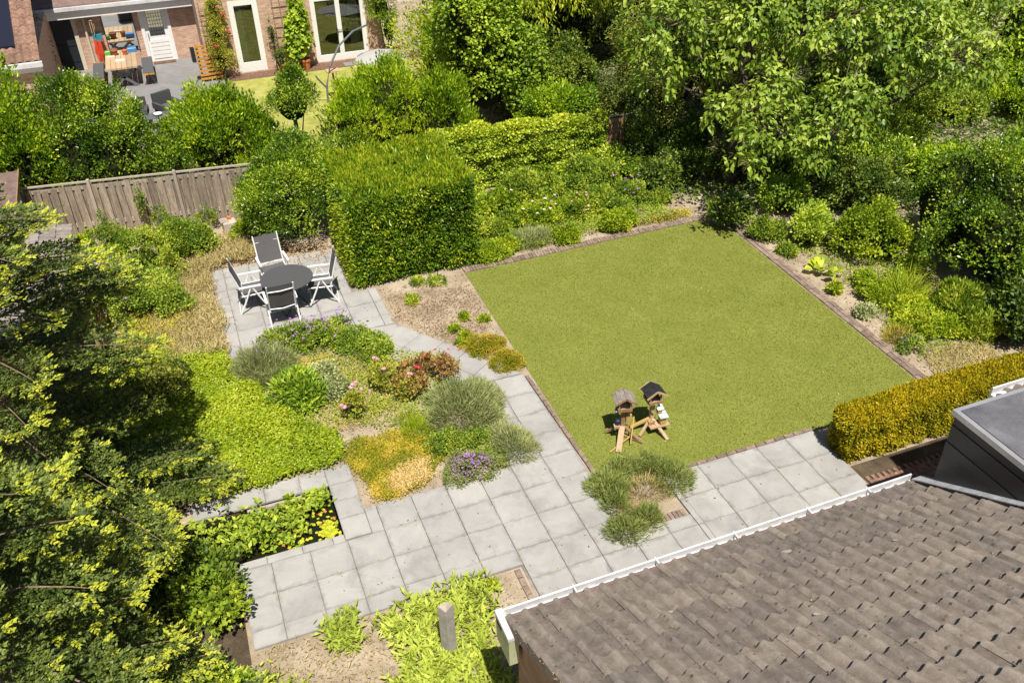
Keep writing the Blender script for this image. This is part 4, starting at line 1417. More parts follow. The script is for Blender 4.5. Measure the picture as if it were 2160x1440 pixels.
w1 = frame(nh, 'window', 2.6, 3.63, .05, 2.62, .06, .19, None, .34)
MB().box(2.79, 3.44, .05, .06, .39, 2.43).build('pane', 'glass', w1)
MB().box(2.83, 3.06, .35, .38, .1, 2.6).build('curtain', 'curtain', w1)
fd = frame(nh, 'french_door', 5.52, 7.55, .05, 2.45, .06, .17, [6.53], .24)
for a, b in ((5.69, 6.44), (6.62, 7.38)):
    MB().box(a, b, .05, .06, .29, 2.28).build('pane', 'glass', fd)
MB().box(6.42, 6.46, -.03, .0, 1.0, 1.22).build('handle', 'grey_metal', fd)
MB().box(6.46, 6.60, -.05, -.03, 1.16, 1.18).build('handle', 'grey_metal', fd)
for k in range(6):
    MB().tube([(7.0 + k * .065, .4, .1), (7.0 + k * .065, .42, 2.5)], .035, 6).build('curtain', 'curtain', fd)
# recessed porch: dark door, white half-glazed door, mirror
dd = MB().box(-3.70, -2.88, 3.02, 3.08, 0, 1.98).build('dark_door', 'door_dark', nh)
for a, b in ((-3.84, -3.70), (-2.88, -2.74)):
    MB().box(a, b, 2.95, 3.1, 0, 2.1).build('door_frame', 'cream', dd)
MB().box(-3.70, -2.88, 2.95, 3.1, 1.98, 2.1).build('door_frame', 'cream', dd)
for z in (.35, .95):
    MB().box(-3.66, -2.92, 3.0, 3.02, z, z + .05).build('door_rail', 'door_dark', dd)
wd = MB().box(-.40, .45, 3.02, 3.07, 0, .95).build('white_door', 'white_paint', nh)
MB().box(-.40, -.24, 3.02, 3.07, .95, 2.0).build('stile', 'white_paint', wd)
MB().box(.30, .45, 3.02, 3.07, .95, 2.0).build('stile', 'white_paint', wd)
MB().box(-.24, .30, 3.03, 3.04, .95, 2.0).build('pane', 'glass', wd)
for k in range(7):
    MB().box(-.24 + k * .09 - .006, -.24 + k * .09 + .006, 3.015, 3.028, .95, 2.0).build('grille_bar', 'dark_metal', wd)
for k in range(8):
    MB().box(-.24, .30, 3.008, 3.015, 1.0 + k * .13, 1.012 + k * .13).build('grille_bar', 'dark_metal', wd)
for k in range(5):
    MB().box(-.30, .38, 3.0, 3.02, .1 + k * .15, .22 + k * .15).build('panel', 'white_paint', wd)
for a, b in ((-.52, -.40), (.45, .57)):
    MB().box(a, b, 2.96, 3.1, 0, 2.1).build('door_frame', 'white_paint', wd)
MB().box(-.33, -.30, 2.96, 3.0, .9, 1.08).build('handle', 'grey_metal', wd)
MB().box(-1.80, -.75, 2.97, 3.0, .55, 2.0).build('mirror', 'mirror', nh)
for x in (-1.83, -.75):
    MB().box(x, x + .03, 2.95, 2.998, .52, 2.03).build('mirror_frame', 'dark_metal', nh)
MB().tube([(-2.45, 2.93, 0), (-2.45, 2.93, 2.3)], .045, 8).build('downpipe', 'cream', nh)
# porch roof and fascia
MB().box(-4.0, 1.49, 2.60, 2.66, 2.0, 2.34).build('fascia', 'white_paint', nh)
MB().box(-4.0, 1.49, 2.47, 2.595, 2.30, 2.42).build('gutter', 'zinc', nh)
MB().add([(-4.0, 2.6, 2.46), (1.49, 2.6, 2.46), (1.49, 6.0, 4.1), (-4.0, 6.0, 4.1), (-4.0, 2.6, 2.38), (1.49, 2.6, 2.38), (1.49, 6.0, 4.02), (-4.0, 6.0, 4.02)],
         [(0, 1, 2, 3), (7, 6, 5, 4), (0, 4, 5, 1), (1, 5, 6, 2), (2, 6, 7, 3), (3, 7, 4, 0)]).build('porch_roof', 'felt_brown', nh)

# garage on the left with tiled roof and solar panel
gr = thing('neighbour_garage', 'low garage with brown tiled roof and black solar panel at the left edge', 'garage', (-3.45, 21.0, 0))
MB().box(-4.0, -.15, .15, 7.0, 0, 2.35).build('wall', 'brick_far', gr)
MB().box(-4.0, .06, -.12, .03, 2.28, 2.42).build('gutter', 'zinc', gr)
MB().box(-4.0, .0, .03, .15, 2.1, 2.36).build('fascia', 'white_paint', gr)
GS = .55
rfg = MB().add([(-4, 0, 2.4), (0, 0, 2.4), (0, 7, 2.4 + 7 * GS), (-4, 7, 2.4 + 7 * GS), (-4, 0, 2.32), (0, 0, 2.32), (0, 7, 2.32 + 7 * GS), (-4, 7, 2.32 + 7 * GS)],
               [(0, 1, 2, 3), (7, 6, 5, 4), (0, 4, 5, 1), (1, 5, 6, 2), (2, 6, 7, 3), (3, 7, 4, 0)]).build('roof', 'felt_black', gr)
tg = MB()
ws = [(0, .0), (.04, .03), (.085, .055), (.13, .055), (.175, .03), (.22, .0)]
vs = [(x, y, z + lift) for y, lift in ((0.0, .025), (.36, .0)) for x, z in ws]
tg.add(vs, [(i, i + 1, 7 + i, 6 + i) for i in range(5)])
tg.add([(x, 0, z + .025) for x, z in ws] + [(x, 0, z) for x, z in ws], [(i, i + 1, 7 + i, 6 + i) for i in range(5)])
tg.v = [(x, y, z + y * GS) for x, y, z in tg.v]
tgm = tg.mesh('roof_tile', 'clinker')
for j in range(18):
    for i in range(9):
        place('roof_tile', tgm, rfg, (-.215 - i * .215, j * .33, 2.405 + j * .33 * GS))
MB().add([(-3.9, .55, 2.4 + .55 * GS + .12), (-.62, .55, 2.4 + .55 * GS + .12), (-.62, 4.8, 2.4 + 4.8 * GS + .12), (-3.9, 4.8, 2.4 + 4.8 * GS + .12),
          (-3.9, .55, 2.4 + .55 * GS + .06), (-.62, .55, 2.4 + .55 * GS + .06), (-.62, 4.8, 2.4 + 4.8 * GS + .06), (-3.9, 4.8, 2.4 + 4.8 * GS + .06)],
         [(0, 1, 2, 3), (7, 6, 5, 4), (0, 4, 5, 1), (1, 5, 6, 2), (2, 6, 7, 3), (3, 7, 4, 0)]).build('solar_panel', 'solar', gr)

nt_ = sheet('neighbour_terrace', [(-5.5, 20.0), (1.9, 20.0), (1.9, 25.0), (1.5, 25.0), (1.5, 28.0), (-5.5, 28.0)], .004, 'pave_far', 'neighbouring terrace paved in plain grey')
sheet('neighbour_lawn', [(1.95, 15.5), (9.5, 15.5), (9.5, 24.1), (1.95, 24.25)], .004, 'lawn_far', 'yellowish green lawn in front of the neighbouring house')
sheet('mulch_bed', [(1.95, 24.27), (9.5, 24.12), (9.5, 24.98), (1.95, 24.98)], .008, 'mulch', 'strip of red-brown bark mulch along the brick wall')
sheet('side_path', [(17.5, 7.2), (30, 8.2), (30, 9.6), (17.5, 8.6)], .004, 'pave_far', 'grey paved path behind the right-hand hedge')

pt = thing('picnic_table', 'plank table with black crossed legs on the neighbouring terrace', 'table', (-1.42, 26.2, 0))
for k in range(6):
    MB().box(-.54 + k * .18, -.37 + k * .18, -1.15, 1.15, .70, .76).build('plank', 'wood_pale', pt)
for y in (-.95, .95):
    for s in (-1, 1):
        MB().bar((s * .42, y, 0), (-s * .42, y, .70), .08, .05, (0, 1, 0)).build('leg', 'grey_metal', pt)
for s, lb in ((-1, 'bench with grey cushion left of the plank table'), (1, 'bench with grey cushion right of the plank table')):
    bn = thing('bench', lb, 'bench', (-1.42 + s * .85, 26.1, 0))
    for k in range(2):
        MB().box(-.19 + k * .2, -.01 + k * .2, -1.1, 1.1, .40, .45).build('plank', 'wood_orange', bn)
    MB().cham([(-.19, -1.05), (.19, -1.05), (.19, .9), (-.19, .9)], .45, .50, .02).build('cushion', 'cushion', bn)
    for y in (-.9, .9):
        for q in (-1, 1):
            MB().bar((q * .2, y, 0), (-q * .02, y, .40), .06, .05, (0, 1, 0)).build('leg', 'grey_metal', bn)
def pot(name, label, loc, r, h, mat, cat='pot'):
    t = MB().lathe([(r * .7, 0), (r * .95, h * .8), (r * 1.08, h * .82), (r * 1.08, h), (r * .9, h), (r * .85, h * .85)], 14).build(name, mat, None, loc)
    return tag(t, label, cat)
pot('flower_pot', 'terracotta pot standing on the plank table', (-1.25, 26.65, .761), .10, .18, 'terracotta')
pot('flower_pot', 'copper brown pot with dry twigs on the plank table', (-1.62, 26.75, .761), .14, .2, 'copper_pot')
tag(MB().cham([(-.16, -.12), (.16, -.12), (.16, .12), (-.16, .12)], 0, .16, .02).build('storage_box', 'blue', None, (-1.0, 26.95, .761)), 'blue box on the plank table', 'box')
tag(MB().cham([(-.10, -.08), (.10, -.08), (.10, .08), (-.10, .08)], 0, .14, .02).build('carton', 'green_plastic', None, (-1.85, 26.9, .761)), 'green carton on the plank table', 'carton')
tag(MB().cham([(-.16, -.05), (.16, -.05), (.16, .05), (-.16, .05)], 0, .05, .015).build('newspaper', 'white_paint', None, (-1.45, 25.95, .761)), 'folded white papers lying on the plank table', 'paper')
tag(MB().cham([(-.14, -.07), (.14, -.07), (.14, .07), (-.14, .07)], 0, .08, .015).build('tool_box', 'cream', None, (-1.75, 26.4, .761)), 'cream box lying on the plank table', 'box')

hr = thing('hose_reel', 'teal hose reel with red hose hanging on the porch wall', 'hose', (-2.1, 27.9, 0))
MB().box(-.16, .16, -.16, 0, 1.05, 1.3).build('reel', 'teal', hr)
for k in range(5):
    MB().tube([(-.13 + k * .012, -.17, 1.15), (-.2 + k * .03, -.2, .7), (-.14 + k * .035, -.2, .2 + k * .05), (-.05 + k * .03, -.2, .6), (-.02 + k * .02, -.17, 1.1)], .016, 5).build('hose', 'red_hose', hr)
MB().tube([(.15, -.17, 1.15), (.2, -.2, .9), (.24, -.2, .45)], .016, 5).build('hose', 'red_hose', hr)
wc = thing('wind_chime', 'pale bamboo wind chime hanging on the porch wall', 'wind chime', (-2.18, 27.75, 1.55))
MB().lathe([(.09, .28), (.1, .30), (.09, .32)], 10).build('disc', 'wood_pale', wc)
for k in range(5):
    MB().tube([(.07 * math.cos(k * 1.26), .07 * math.sin(k * 1.26), .28), (.07 * math.cos(k * 1.26), .07 * math.sin(k * 1.26), -.05 - .04 * k)], .016, 5).build('chime', 'wood_pale', wc)
MB().tube([(0, 0, .3), (0, .2, .5)], .006, 4).build('hanger', 'dark_metal', wc)
tag(MB().box(-.42, .42, -.15, .15, 0, .025).build('door_mat', 'mulch', None, (.05, 27.7, .005)), 'brown coir mat in front of the white door', 'mat')

rk = thing('log_rack', 'orange slatted wooden rack against the brick corner', 'rack', (1.55, 24.75, 0), .1)
for s in (-1, 1):
    MB().box(s * .32 - .03, s * .32 + .03, -.05, .05, 0, 1.35).build('upright', 'wood_orange', rk)
for k in range(9):
    MB().box(-.40, .40, -.12, -.06, .08 + k * .145, .15 + k * .145).build('slat', 'wood_orange', rk)
MB().box(-.55, -.42, -.10, .12, .75, 1.25).build('black_box', 'door_dark', rk)
for k in range(2):
    tt = thing('trellis', ('brown trellis on the wall between window and french door', 'brown trellis on the wall left of the tall window')[k], 'trellis', ((4.55, 24.93, 0), (2.0, 24.93, 0))[k])
    for i in range(4):
        MB().box(-.42 + i * .27, -.39 + i * .27, -.02, .0, .4, 2.7).build('lath', 'wood_brown', tt)
    for i in range(6):
        MB().box(-.45, .45, -.035, -.02, .6 + i * .36, .63 + i * .36).build('slat', 'wood_brown', tt)
pot('flower_pot', 'large terracotta pot below the wall trellis, nearer the french door', (5.0, 24.55, 0), .2, .4, 'terracotta')
pot('flower_pot', 'terracotta pot below the wall trellis, nearer the tall window', (4.2, 24.6, 0), .16, .32, 'terracotta')
pot('flower_pot', 'small terracotta pot at the right end of the brick wall', (8.55, 24.6, 0), .16, .34, 'terracotta')
pot('plant_tub', 'black plant tub behind the shrubs right of the house', (10.4, 26.5, 0), .3, .6, 'door_dark')
tag(MB().cham([(-.3, -.2), (.3, -.2), (.3, .2), (-.3, .2)], 0, .04, .01).build('stepping_stone', 'pave_far', None, (6.7, 24.4, .009), ), 'grey stepping stone before the french door', 'stone')

ps = thing('cantilever_parasol', 'curved dark pole of a parasol with closed pale canopy behind the shrub', 'parasol', (5.0, 20.6, 0))
MB().tube([(0, 0, 0), (.05, .02, .6), (.25, .1, 1.2), (.7, .4, 1.75), (1.3, .8, 2.05), (1.9, 1.2, 2.1)], .035, 8).build('pole', 'grey_metal', ps)
MB().tube([(.0, 0, .55), (-.25, -.1, .9), (-.3, -.1, 1.0)], .03, 6).build('crank', 'grey_metal', ps)
MB().lathe([(1.0, 0), (.7, .08), (.3, .16), (.05, .20)], 8, (2.3, 1.0, 1.0)).build('canopy', 'parasol_cloth', ps)
bt = thing('small_bird_table', 'little wooden bird table beside the parasol pole', 'bird table', (5.35, 20.9, 0))
MB().tube([(0, 0, 0), (0, 0, .95)], .035, 6).build('post', 'wood_brown', bt)
MB().box(-.22, .22, -.18, .18, .95, 1.0).build('tray', 'wood_pale', bt)

for k, (x, y, lb) in enumerate(((-.15, 21.3, 'dark woven garden armchair nearest the bright laurel'), (-1.15, 21.0, 'dark woven garden armchair left of the small grey table'))):
    lc = thing('garden_armchair', lb, 'chair', (x, y, 0), .5 - k * .6, 'armchairs on the neighbouring terrace')
    MB().cham([(-.33, -.3), (.33, -.3), (.33, .3), (-.33, .3)], .05, .38, .02).build('seat', 'rattan', lc)
    MB().box(-.33, .33, .24, .34, .38, .85).build('backrest', 'rattan', lc)
    for s in (-1, 1):
        MB().box(s * .33 - .05, s * .33 + .05, -.3, .3, .38, .58).build('armrest', 'rattan', lc)
    MB().cham([(-.26, -.27), (.26, -.27), (.26, .22), (-.26, .22)], .38, .46, .02).build('cushion', 'cushion', lc)
ct = thing('coffee_table', 'low grey slatted table between the dark armchairs', 'table', (-.55, 20.55, 0))
for k in range(4):
    MB().box(-.4, .4, -.28 + k * .14, -.16 + k * .14, .40, .43).build('plank', 'grey_metal', ct)
for x in (-.36, .36):
    for y in (-.24, .24):
        MB().box(x - .02, x + .02, y - .02, y + .02, 0, .40).build('leg', 'grey_metal', ct)
tag(MB().lathe([(.05, 0), (.12, .03), (.14, .07), (.12, .07), (.05, .02)], 12).build('bowl', 'white_paint', None, (-.5, 20.5, .431)), 'white bowl on the low grey table', 'bowl')
# ------------------------------------------------------------------ vegetation
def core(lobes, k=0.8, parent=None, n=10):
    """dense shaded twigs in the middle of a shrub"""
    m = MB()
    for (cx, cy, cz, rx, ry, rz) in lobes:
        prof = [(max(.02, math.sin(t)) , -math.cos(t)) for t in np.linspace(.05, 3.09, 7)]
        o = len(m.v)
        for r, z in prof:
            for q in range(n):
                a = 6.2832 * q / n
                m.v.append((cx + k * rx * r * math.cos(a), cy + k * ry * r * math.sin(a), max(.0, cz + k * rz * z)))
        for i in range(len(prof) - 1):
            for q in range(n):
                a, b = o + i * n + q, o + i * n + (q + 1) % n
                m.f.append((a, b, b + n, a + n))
    o = m.build('twig_occluder', 'inner', parent)  # closed dark body in place of dense twigs, added as occlusion
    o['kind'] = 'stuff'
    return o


def shrub(name, label, cat, loc, lobes, ncl, rcl, nlf, L, W, mat, seed, corek=0.72, stems=5, sr=0.03, group=None, extra=None, **kw):
    """lobes are relative to loc"""
    rng = np.random.default_rng(seed)
    t = thing(name, label, cat, (loc[0], loc[1], 0), 0, group)
    fo = Fol()
    crown(fo, rng, lobes, ncl, rcl, nlf, L, W, **kw)
    if extra:
        extra(fo, rng)
    fo.build('foliage', mat if isinstance(mat, list) else [mat], t)
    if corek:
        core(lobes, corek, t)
    if stems:
        lb = np.array(lobes)
        tips = []
        for k in range(stems):
            q = lb[rng.integers(len(lb))]
            tips.append(q[:3] + rng.normal(size=3) * q[3:] * .5)
        limbs(rng, (0, 0, 0), tips, sr).build('stems', 'bark', t)['kind'] = 'stuff'
    return t


# --- big clipped hedge block beside the patio
rng = np.random.default_rng(101)
t = thing('clipped_hedge', 'large cube-shaped clipped dark green hedge beside the patio', 'hedge', (4.6, 9.2, 0))
fo = Fol()
hx0, hx1, hy0, hy1, hz = -1.5, 1.5, -1.15, 1.85, 2.22
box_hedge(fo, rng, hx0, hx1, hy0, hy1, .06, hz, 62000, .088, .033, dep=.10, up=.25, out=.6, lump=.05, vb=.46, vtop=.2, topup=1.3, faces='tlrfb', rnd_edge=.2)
# fringe of looser shoots at the left edge and the foot
m = 2600
P = np.c_[hx0 + .06 * rng.normal(size=m), hy0 + rng.random(m) * 1.6, rng.uniform(.2, 1.9, m)]
fo.add(P, np.c_[-1 + .3 * rng.normal(size=m), -.3 + .5 * rng.normal(size=m), .5 + .5 * rng.normal(size=m)], rng.normal(size=P.shape) + Z3, .10, .028, .8 + .15 * rng.normal(size=m))
m = 700
P = np.c_[rng.uniform(hx0, hx1, m), rng.uniform(hy0, hy1, m), np.full(m, hz - .02)]
fo.add(P, np.c_[.5 * rng.normal(size=m), .5 * rng.normal(size=m), np.ones(m)], rng.normal(size=P.shape), rng.uniform(.08, .2, m), .03, .75 + .2 * rng.normal(size=m))
fo.build('foliage', 'leaf_hedge', t)
MB().box(hx0 + .16, hx1 - .16, hy0 + .16, hy1 - .16, 0, hz - .16).build('twig_occluder', 'inner', t)  # dark solid block for the dense hedge interior, added to occlude

# --- yellow hedge by the terrace
rng = np.random.default_rng(102)
t = thing('golden_hedge', 'low clipped golden yellow hedge between lawn and house', 'hedge', (9.6, -.68, 0))
fo = Fol()
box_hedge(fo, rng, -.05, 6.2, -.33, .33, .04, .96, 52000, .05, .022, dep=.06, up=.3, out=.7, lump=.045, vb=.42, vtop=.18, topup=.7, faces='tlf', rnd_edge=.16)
box_hedge(fo, rng, -.05, 6.2, -.33, .33, .04, .96, 6000, .05, .022, dep=.06, vb=.3, faces='b')
fo.build('foliage', 'leaf_yellow_hedge', t)
MB().box(.07, 6.1, -.22, .22, 0, .84).build('twig_occluder', 'inner', t)  # added occluding block, dark like the dense inside of the hedge

# --- shrubs along and behind the left fence
shrub('laurel_shrub', 'bright laurel at the left edge behind the board fence', 'shrub', (-3.75, 14.6),
      [(0, 0, 1.55, .95, .9, 1.8), (-1.2, .2, 1.5, 1.1, 1.0, 1.8)], 760, .26, 26, .12, .05, 'leaf_laurel', 1, up=.7, vb=.5)
shrub('holly_shrub', 'dark glossy holly with bright shoots behind the board fence', 'shrub', (-1.6, 14.6),
      [(-.9, .2, 1.5, .9, .85, 1.7), (.0, .1, 1.4, .85, .85, 1.6), (1.1, -.1, 1.05, .85, .8, 1.15), (-.7, .3, 2.9, .3, .3, .7), (-.1, .2, 2.75, .28, .28, .55), (.6, .1, 2.2, .26, .26, .5)],
      1150, .2, 26, .075, .04, 'leaf_holly', 2, up=.6, vb=.42)
shrub('laurel_shrub', 'bright rounded laurel behind the fence, between holly and pruned tree', 'shrub', (1.15, 14.6),
      [(-.2, .1, 1.35, .95, .95, 1.5), (.7, 0, 1.1, .75, .85, 1.25)], 620, .22, 26, .12, .042, 'leaf_laurel', 3, up=.8, vb=.55)
pr_t = thing('pruned_tree', 'small cone-shaped evergreen on bare pruned stems behind the fence', 'tree', (3.02, 14.0, 0))
rng = np.random.default_rng(4)
fo = Fol()
crown(fo, rng, [(0, 0, 2.5, .58, .56, .42), (0, .05, 2.95, .42, .42, .5), (.1, 0, 3.25, .22, .22, .3)], 300, .17, 26, .07, .032, up=.5, vb=.42)
fo.build('crown', 'leaf_holly', pr_t)
core([(0, 0, 2.45, .45, .45, .5)], .9, pr_t)
MB().tube([(0, 0, 0), (.03, 0, 1.0), (0, 0, 2.4)], [.09, .07, .05], 7).build('trunk', 'twig', pr_t)
limbs(rng, (0, 0, .8), [(-.45, -.25, 1.5), (.4, -.2, 1.5), (.9, -.1, 1.7), (-.9, -.2, 1.35), (.2, -.3, 1.6), (-.15, -.3, 1.9), (.3, .1, 2.2)], .03, .012).build('cut_branches', 'twig', pr_t)
shrub('bush', 'low twiggy bush under the pruned tree behind the fence', 'shrub', (3.3, 13.6),
      [(-.4, 0, .55, 1.0, .6, .6), (.9, .1, .75, .7, .6, .7)], 380, .2, 24, .065, .03, 'leaf_holly', 5, up=.4, vb=.55, stems=9, sr=.02)
shrub('laurel_shrub', 'broad bright laurel between pruned tree and tall hazel', 'shrub', (6.0, 14.5),
      [(-1.1, .1, 1.3, .95, .9, 1.35), (-.1, .2, 1.5, 1.1, 1.0, 1.55), (1.1, -.1, 1.1, .95, .9, 1.25), (1.75, -.4, .8, .6, .6, .9)], 1100, .22, 26, .12, .04, 'leaf_laurel', 6, up=.9, vb=.55)
shrub('laurel_shrub', 'narrow upright laurel right of the parasol canopy', 'shrub', (8.15, 17.4),
      [(0, 0, 1.6, .55, .55, 1.5), (.4, .1, 1.1, .5, .5, 1.2)], 300, .2, 22, .12, .04, 'leaf_laurel', 7, up=1.0, vb=.55)
shrub('evergreen_shrub', 'round dark evergreen shrub between fence and clipped hedge', 'shrub', (2.2, 11.35),
      [(0, 0, 1.15, .98, 1.0, 1.1), (-.5, -.1, 1.0, .62, .75, .95), (.5, .1, 1.4, .7, .75, .8)], 1250, .19, 28, .065, .034, 'leaf_holly', 8, up=.4, vb=.5)

# --- behind the ivy: hazel, limes, elder
shrub('hazel_tree', 'tall hazel with round mid-green leaves left of the lime tree', 'tree', (9.0, 15.6),
      [(0, 0, 2.6, 1.25, 1.2, 2.4), (.9, -.3, 1.8, .9, .9, 1.8), (-.5, -.5, 3.8, .9, .9, 1.2)], 1150, .26, 20, .10, .085, 'leaf_hazel', 9, up=-.1, out=.5, vb=.5)
shrub('evergreen_shrub', 'bright green evergreen behind the right end of the ivy fence', 'shrub', (10.75, 13.6),
      [(0, 0, 1.0, 1.1, .8, 1.0), (-.6, .1, .9, .7, .7, .9)], 420, .2, 24, .09, .045, 'leaf_laurel', 10, up=.3, vb=.4)
shrub('lime_tree', 'pale drooping lime tree at the top edge left of centre', 'tree', (12.0, 17.5),
      [(0, 0, 3.6, 1.7, 1.5, 1.7), (-1.2, -.3, 3.0, 1.0, 1.0, 1.2), (.6, -.6, 4.4, 1.4, 1.2, 1.5), (-1.0, .5, 5.0, 1.5, 1.5, 1.2)], 620, .34, 24, .16, .05, 'leaf_lime', 11, up=-.9, out=.5, vb=.5, corek=.55, nup=.4)
shrub('elder_tree', 'dark small-leaved elder filling the shade behind the fence', 'tree', (14.0, 13.6),
      [(0, 0, 2.0, 1.6, 1.3, 2.0), (-.9, -.5, 1.6, 1.0, 1.0, 1.5), (.5, -.2, 3.6, 1.4, 1.2, 1.3), (1.8, .2, 2.4, 1.2, 1.2, 1.8)], 1150, .24, 24, .075, .034, 'leaf_elder', 12, up=-.1, vb=.45, corek=.68)
far = [((10.3, 20.5), 3.6, 2.1, 'leaf_lime', 'bright feathery tree at the top edge beside the house corner', .12),
       ((14.8, 20.5), 5.2, 2.6, 'leaf_dark', 'dark tree at the top edge above the elder', .12),
       ((19.2, 18.0), 5.0, 2.8, 'leaf_dark', 'dark tree at the top edge behind the plum crown', .12),
       ((24.0, 15.5), 4.4, 2.8, 'leaf_laurel', 'bright tree at the top right corner', .13),
       ((28.5, 12.5), 3.4, 2.6, 'leaf_laurel', 'bright shrub mass beyond the far path at the right edge', .13),
       ((20.5, 23.5), 5.6, 3.2, 'leaf_hazel', 'far mid-green tree at the top edge right of centre', .14),
       ((15.5, 26.5), 6.2, 3.2, 'leaf_hazel', 'far mid-green tree at the top edge in the centre', .14),
       ((27.0, 20.5), 5.6, 3.4, 'leaf_lime', 'far pale tree behind the top right corner', .14)]
for i, ((x, y), h, r, mt, lb, ls) in enumerate(far):
    shrub('background_tree', lb, 'tree', (x, y), [(0, 0, h * .5, r, r * .9, h * .5), (-r * .5, -r * .3, h * .4, r * .7, r * .7, h * .4), (r * .5, -.3, h * .55, r * .7, r * .7, h * .4)],
          620, .36, 18, ls, ls * .5, mt, 40 + i, up=.1, vb=.45, corek=.7, group='trees beyond the garden')
shrub('climbing_shrub', 'dark climber trained up the right end of the brick wall', 'climber', (8.1, 24.5),
      [(0, 0, 1.9, .5, .35, .9), (.15, -.1, 1.1, .35, .3, .8), (-.1, .1, 2.7, .55, .4, .6)], 260, .18, 22, .07, .04, 'leaf_hazel', 14, corek=.5, vb=.4)
shrub('climbing_rose', 'climbing rose with a few red flowers on the brick wall', 'climber', (2.0, 24.55),
      [(0, 0, .7, .42, .3, .75), (0, .05, 1.7, .36, .28, .75), (.05, .1, 2.5, .28, .22, .5)], 330, .15, 20, .055, .03, ['leaf_rose', 'petal_red'], 15, corek=.4, vb=.55,
      extra=lambda fo, r: blooms(fo, r, np.array([[.30, -.2, 2.35], [.36, -.2, 2.25], [.42, -.22, 1.75], [.45, -.2, 1.65], [-.1, -.32, 1.3], [.2, -.25, 2.6]]), .09, 7, 1))
shrub('dutchman_climber', 'large-leaved climber in a pot on the wall trellis', 'climber', (4.8, 24.5),
      [(0, 0, .9, .45, .25, .7), (.1, .05, 1.6, .38, .22, .55), (.15, .1, 2.1, .2, .15, .5)], 130, .2, 12, .16, .14, 'leaf_hazel', 16, up=-.5, corek=.4, vb=.6)
shrub('pot_shrub', 'small dark shrub in a terracotta pot below the trellis', 'shrub', (4.15, 24.55),
      [(0, 0, .6, .28, .25, .35), (-.2, .1, 1.3, .15, .15, .6)], 90, .13, 20, .05, .025, 'leaf_dark', 17, corek=.4)
shrub('climbing_ivy', 'dark creeper on the brick wall beside the garage', 'climber', (-3.9, 26.5),
      [(0, 0, 1.1, .3, .9, .9), (.05, .2, 1.9, .25, .7, .5)], 170, .18, 18, .07, .05, 'leaf_dark', 18, corek=.4)

# --- ivy-covered fence
rng = np.random.default_rng(103)
t = thing('ivy_fence', 'fence completely covered in bright ivy behind the back border', 'hedge', (6.15, 12.35, 0), -.085)
fo = Fol()
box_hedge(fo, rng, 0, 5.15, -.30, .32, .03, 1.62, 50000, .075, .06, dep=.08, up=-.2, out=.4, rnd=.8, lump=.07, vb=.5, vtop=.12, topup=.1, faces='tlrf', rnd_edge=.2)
fo.build('foliage', 'leaf_ivy', t)
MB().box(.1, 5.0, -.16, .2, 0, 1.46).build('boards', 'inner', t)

# --- large plum tree on the right
t = thing('plum_tree', 'large tree with broad pale green leaves overhanging the right border', 'tree', (13.85, 9.4, 0))
rng = np.random.default_rng(104)
lobes = [(-1.9, .7, 3.3, .9, .8, .7), (-1.7, .5, 4.5, 1.3, 1.1, .9), (.2, .2, 4.6, 2.0, 1.7, 1.3), (1.9, -.6, 4.4, 2.0, 1.7, 1.3), (3.6, -1.0, 4.0, 1.7, 1.5, 1.2), (-1.1, .4, 3.6, 1.1, .9, .8), (-.2, -1.6, 2.9, 1.0, .9, 1.1), (1.3, -2.3, 2.9, 1.1, .9, .8), (.5, -2.0, 1.9, .5, .45, .6), (-1.0, -.6, 2.6, .6, .6, .6), (-1.85, -3.1, 2.2, .6, .36, .3), (-.9, -2.4, 2.7, .8, .6, .5),
         (5.0, -1.8, 3.4, 1.2, 1.1, .8), (.7, -2.4, 2.2, .55, .5, .7), (2.8, .8, 5.4, 2.2, 1.6, 1.2), (5.2, .4, 4.9, 1.8, 1.6, 1.2), (7.0, .4, 4.4, 1.6, 1.5, 1.2)]
fo = Fol()
cen = crown(fo, rng, lobes, 1250, .22, 13, .16, .09, up=-.75, out=.6, rnd=.9, zmin=.5, bottom=-.75, jag=.16, vb=.55, vc=.16, vl=.2, nup=.5, depth=.35)
crown(fo, rng, [(c[0], c[1], c[2], c[3] * .7, c[4] * .7, c[5] * .7) for c in lobes], 420, .32, 12, .15, .08, up=-.6, zmin=.5, bottom=-.75, vb=.35)
fo.build('crown', 'leaf_plum', t)
MB().tube([(0, 0, 0), (.04, .02, 1.2), (-.02, .05, 2.6), (.15, 0, 4.2), (.3, .1, 5.4)], [.20, .15, .13, .10, .05], 9).build('trunk', 'bark', t)
for k, lb in enumerate(lobes):
    limbs(rng, (.05, .05, 2.0 + .25 * (k % 6)), [(lb[0], lb[1], lb[2] - .2)], .07, .02, .12, 6).build('limb', 'bark', t)
tips = cen[rng.choice(len(cen), 170, replace=False)]
lbA = np.array(lobes)[:, :3]
mb = MB()
for q in tips:
    j = np.argmin(np.sum((lbA - q) ** 2, axis=1))
    a = lbA[j]
    mid = (a + q) / 2 + rng.normal(size=3) * .12
    mb.tube([a, mid, q], [.018, .012, .005], 4, False)
mb.build('twigs', 'twig', t)['kind'] = 'stuff'

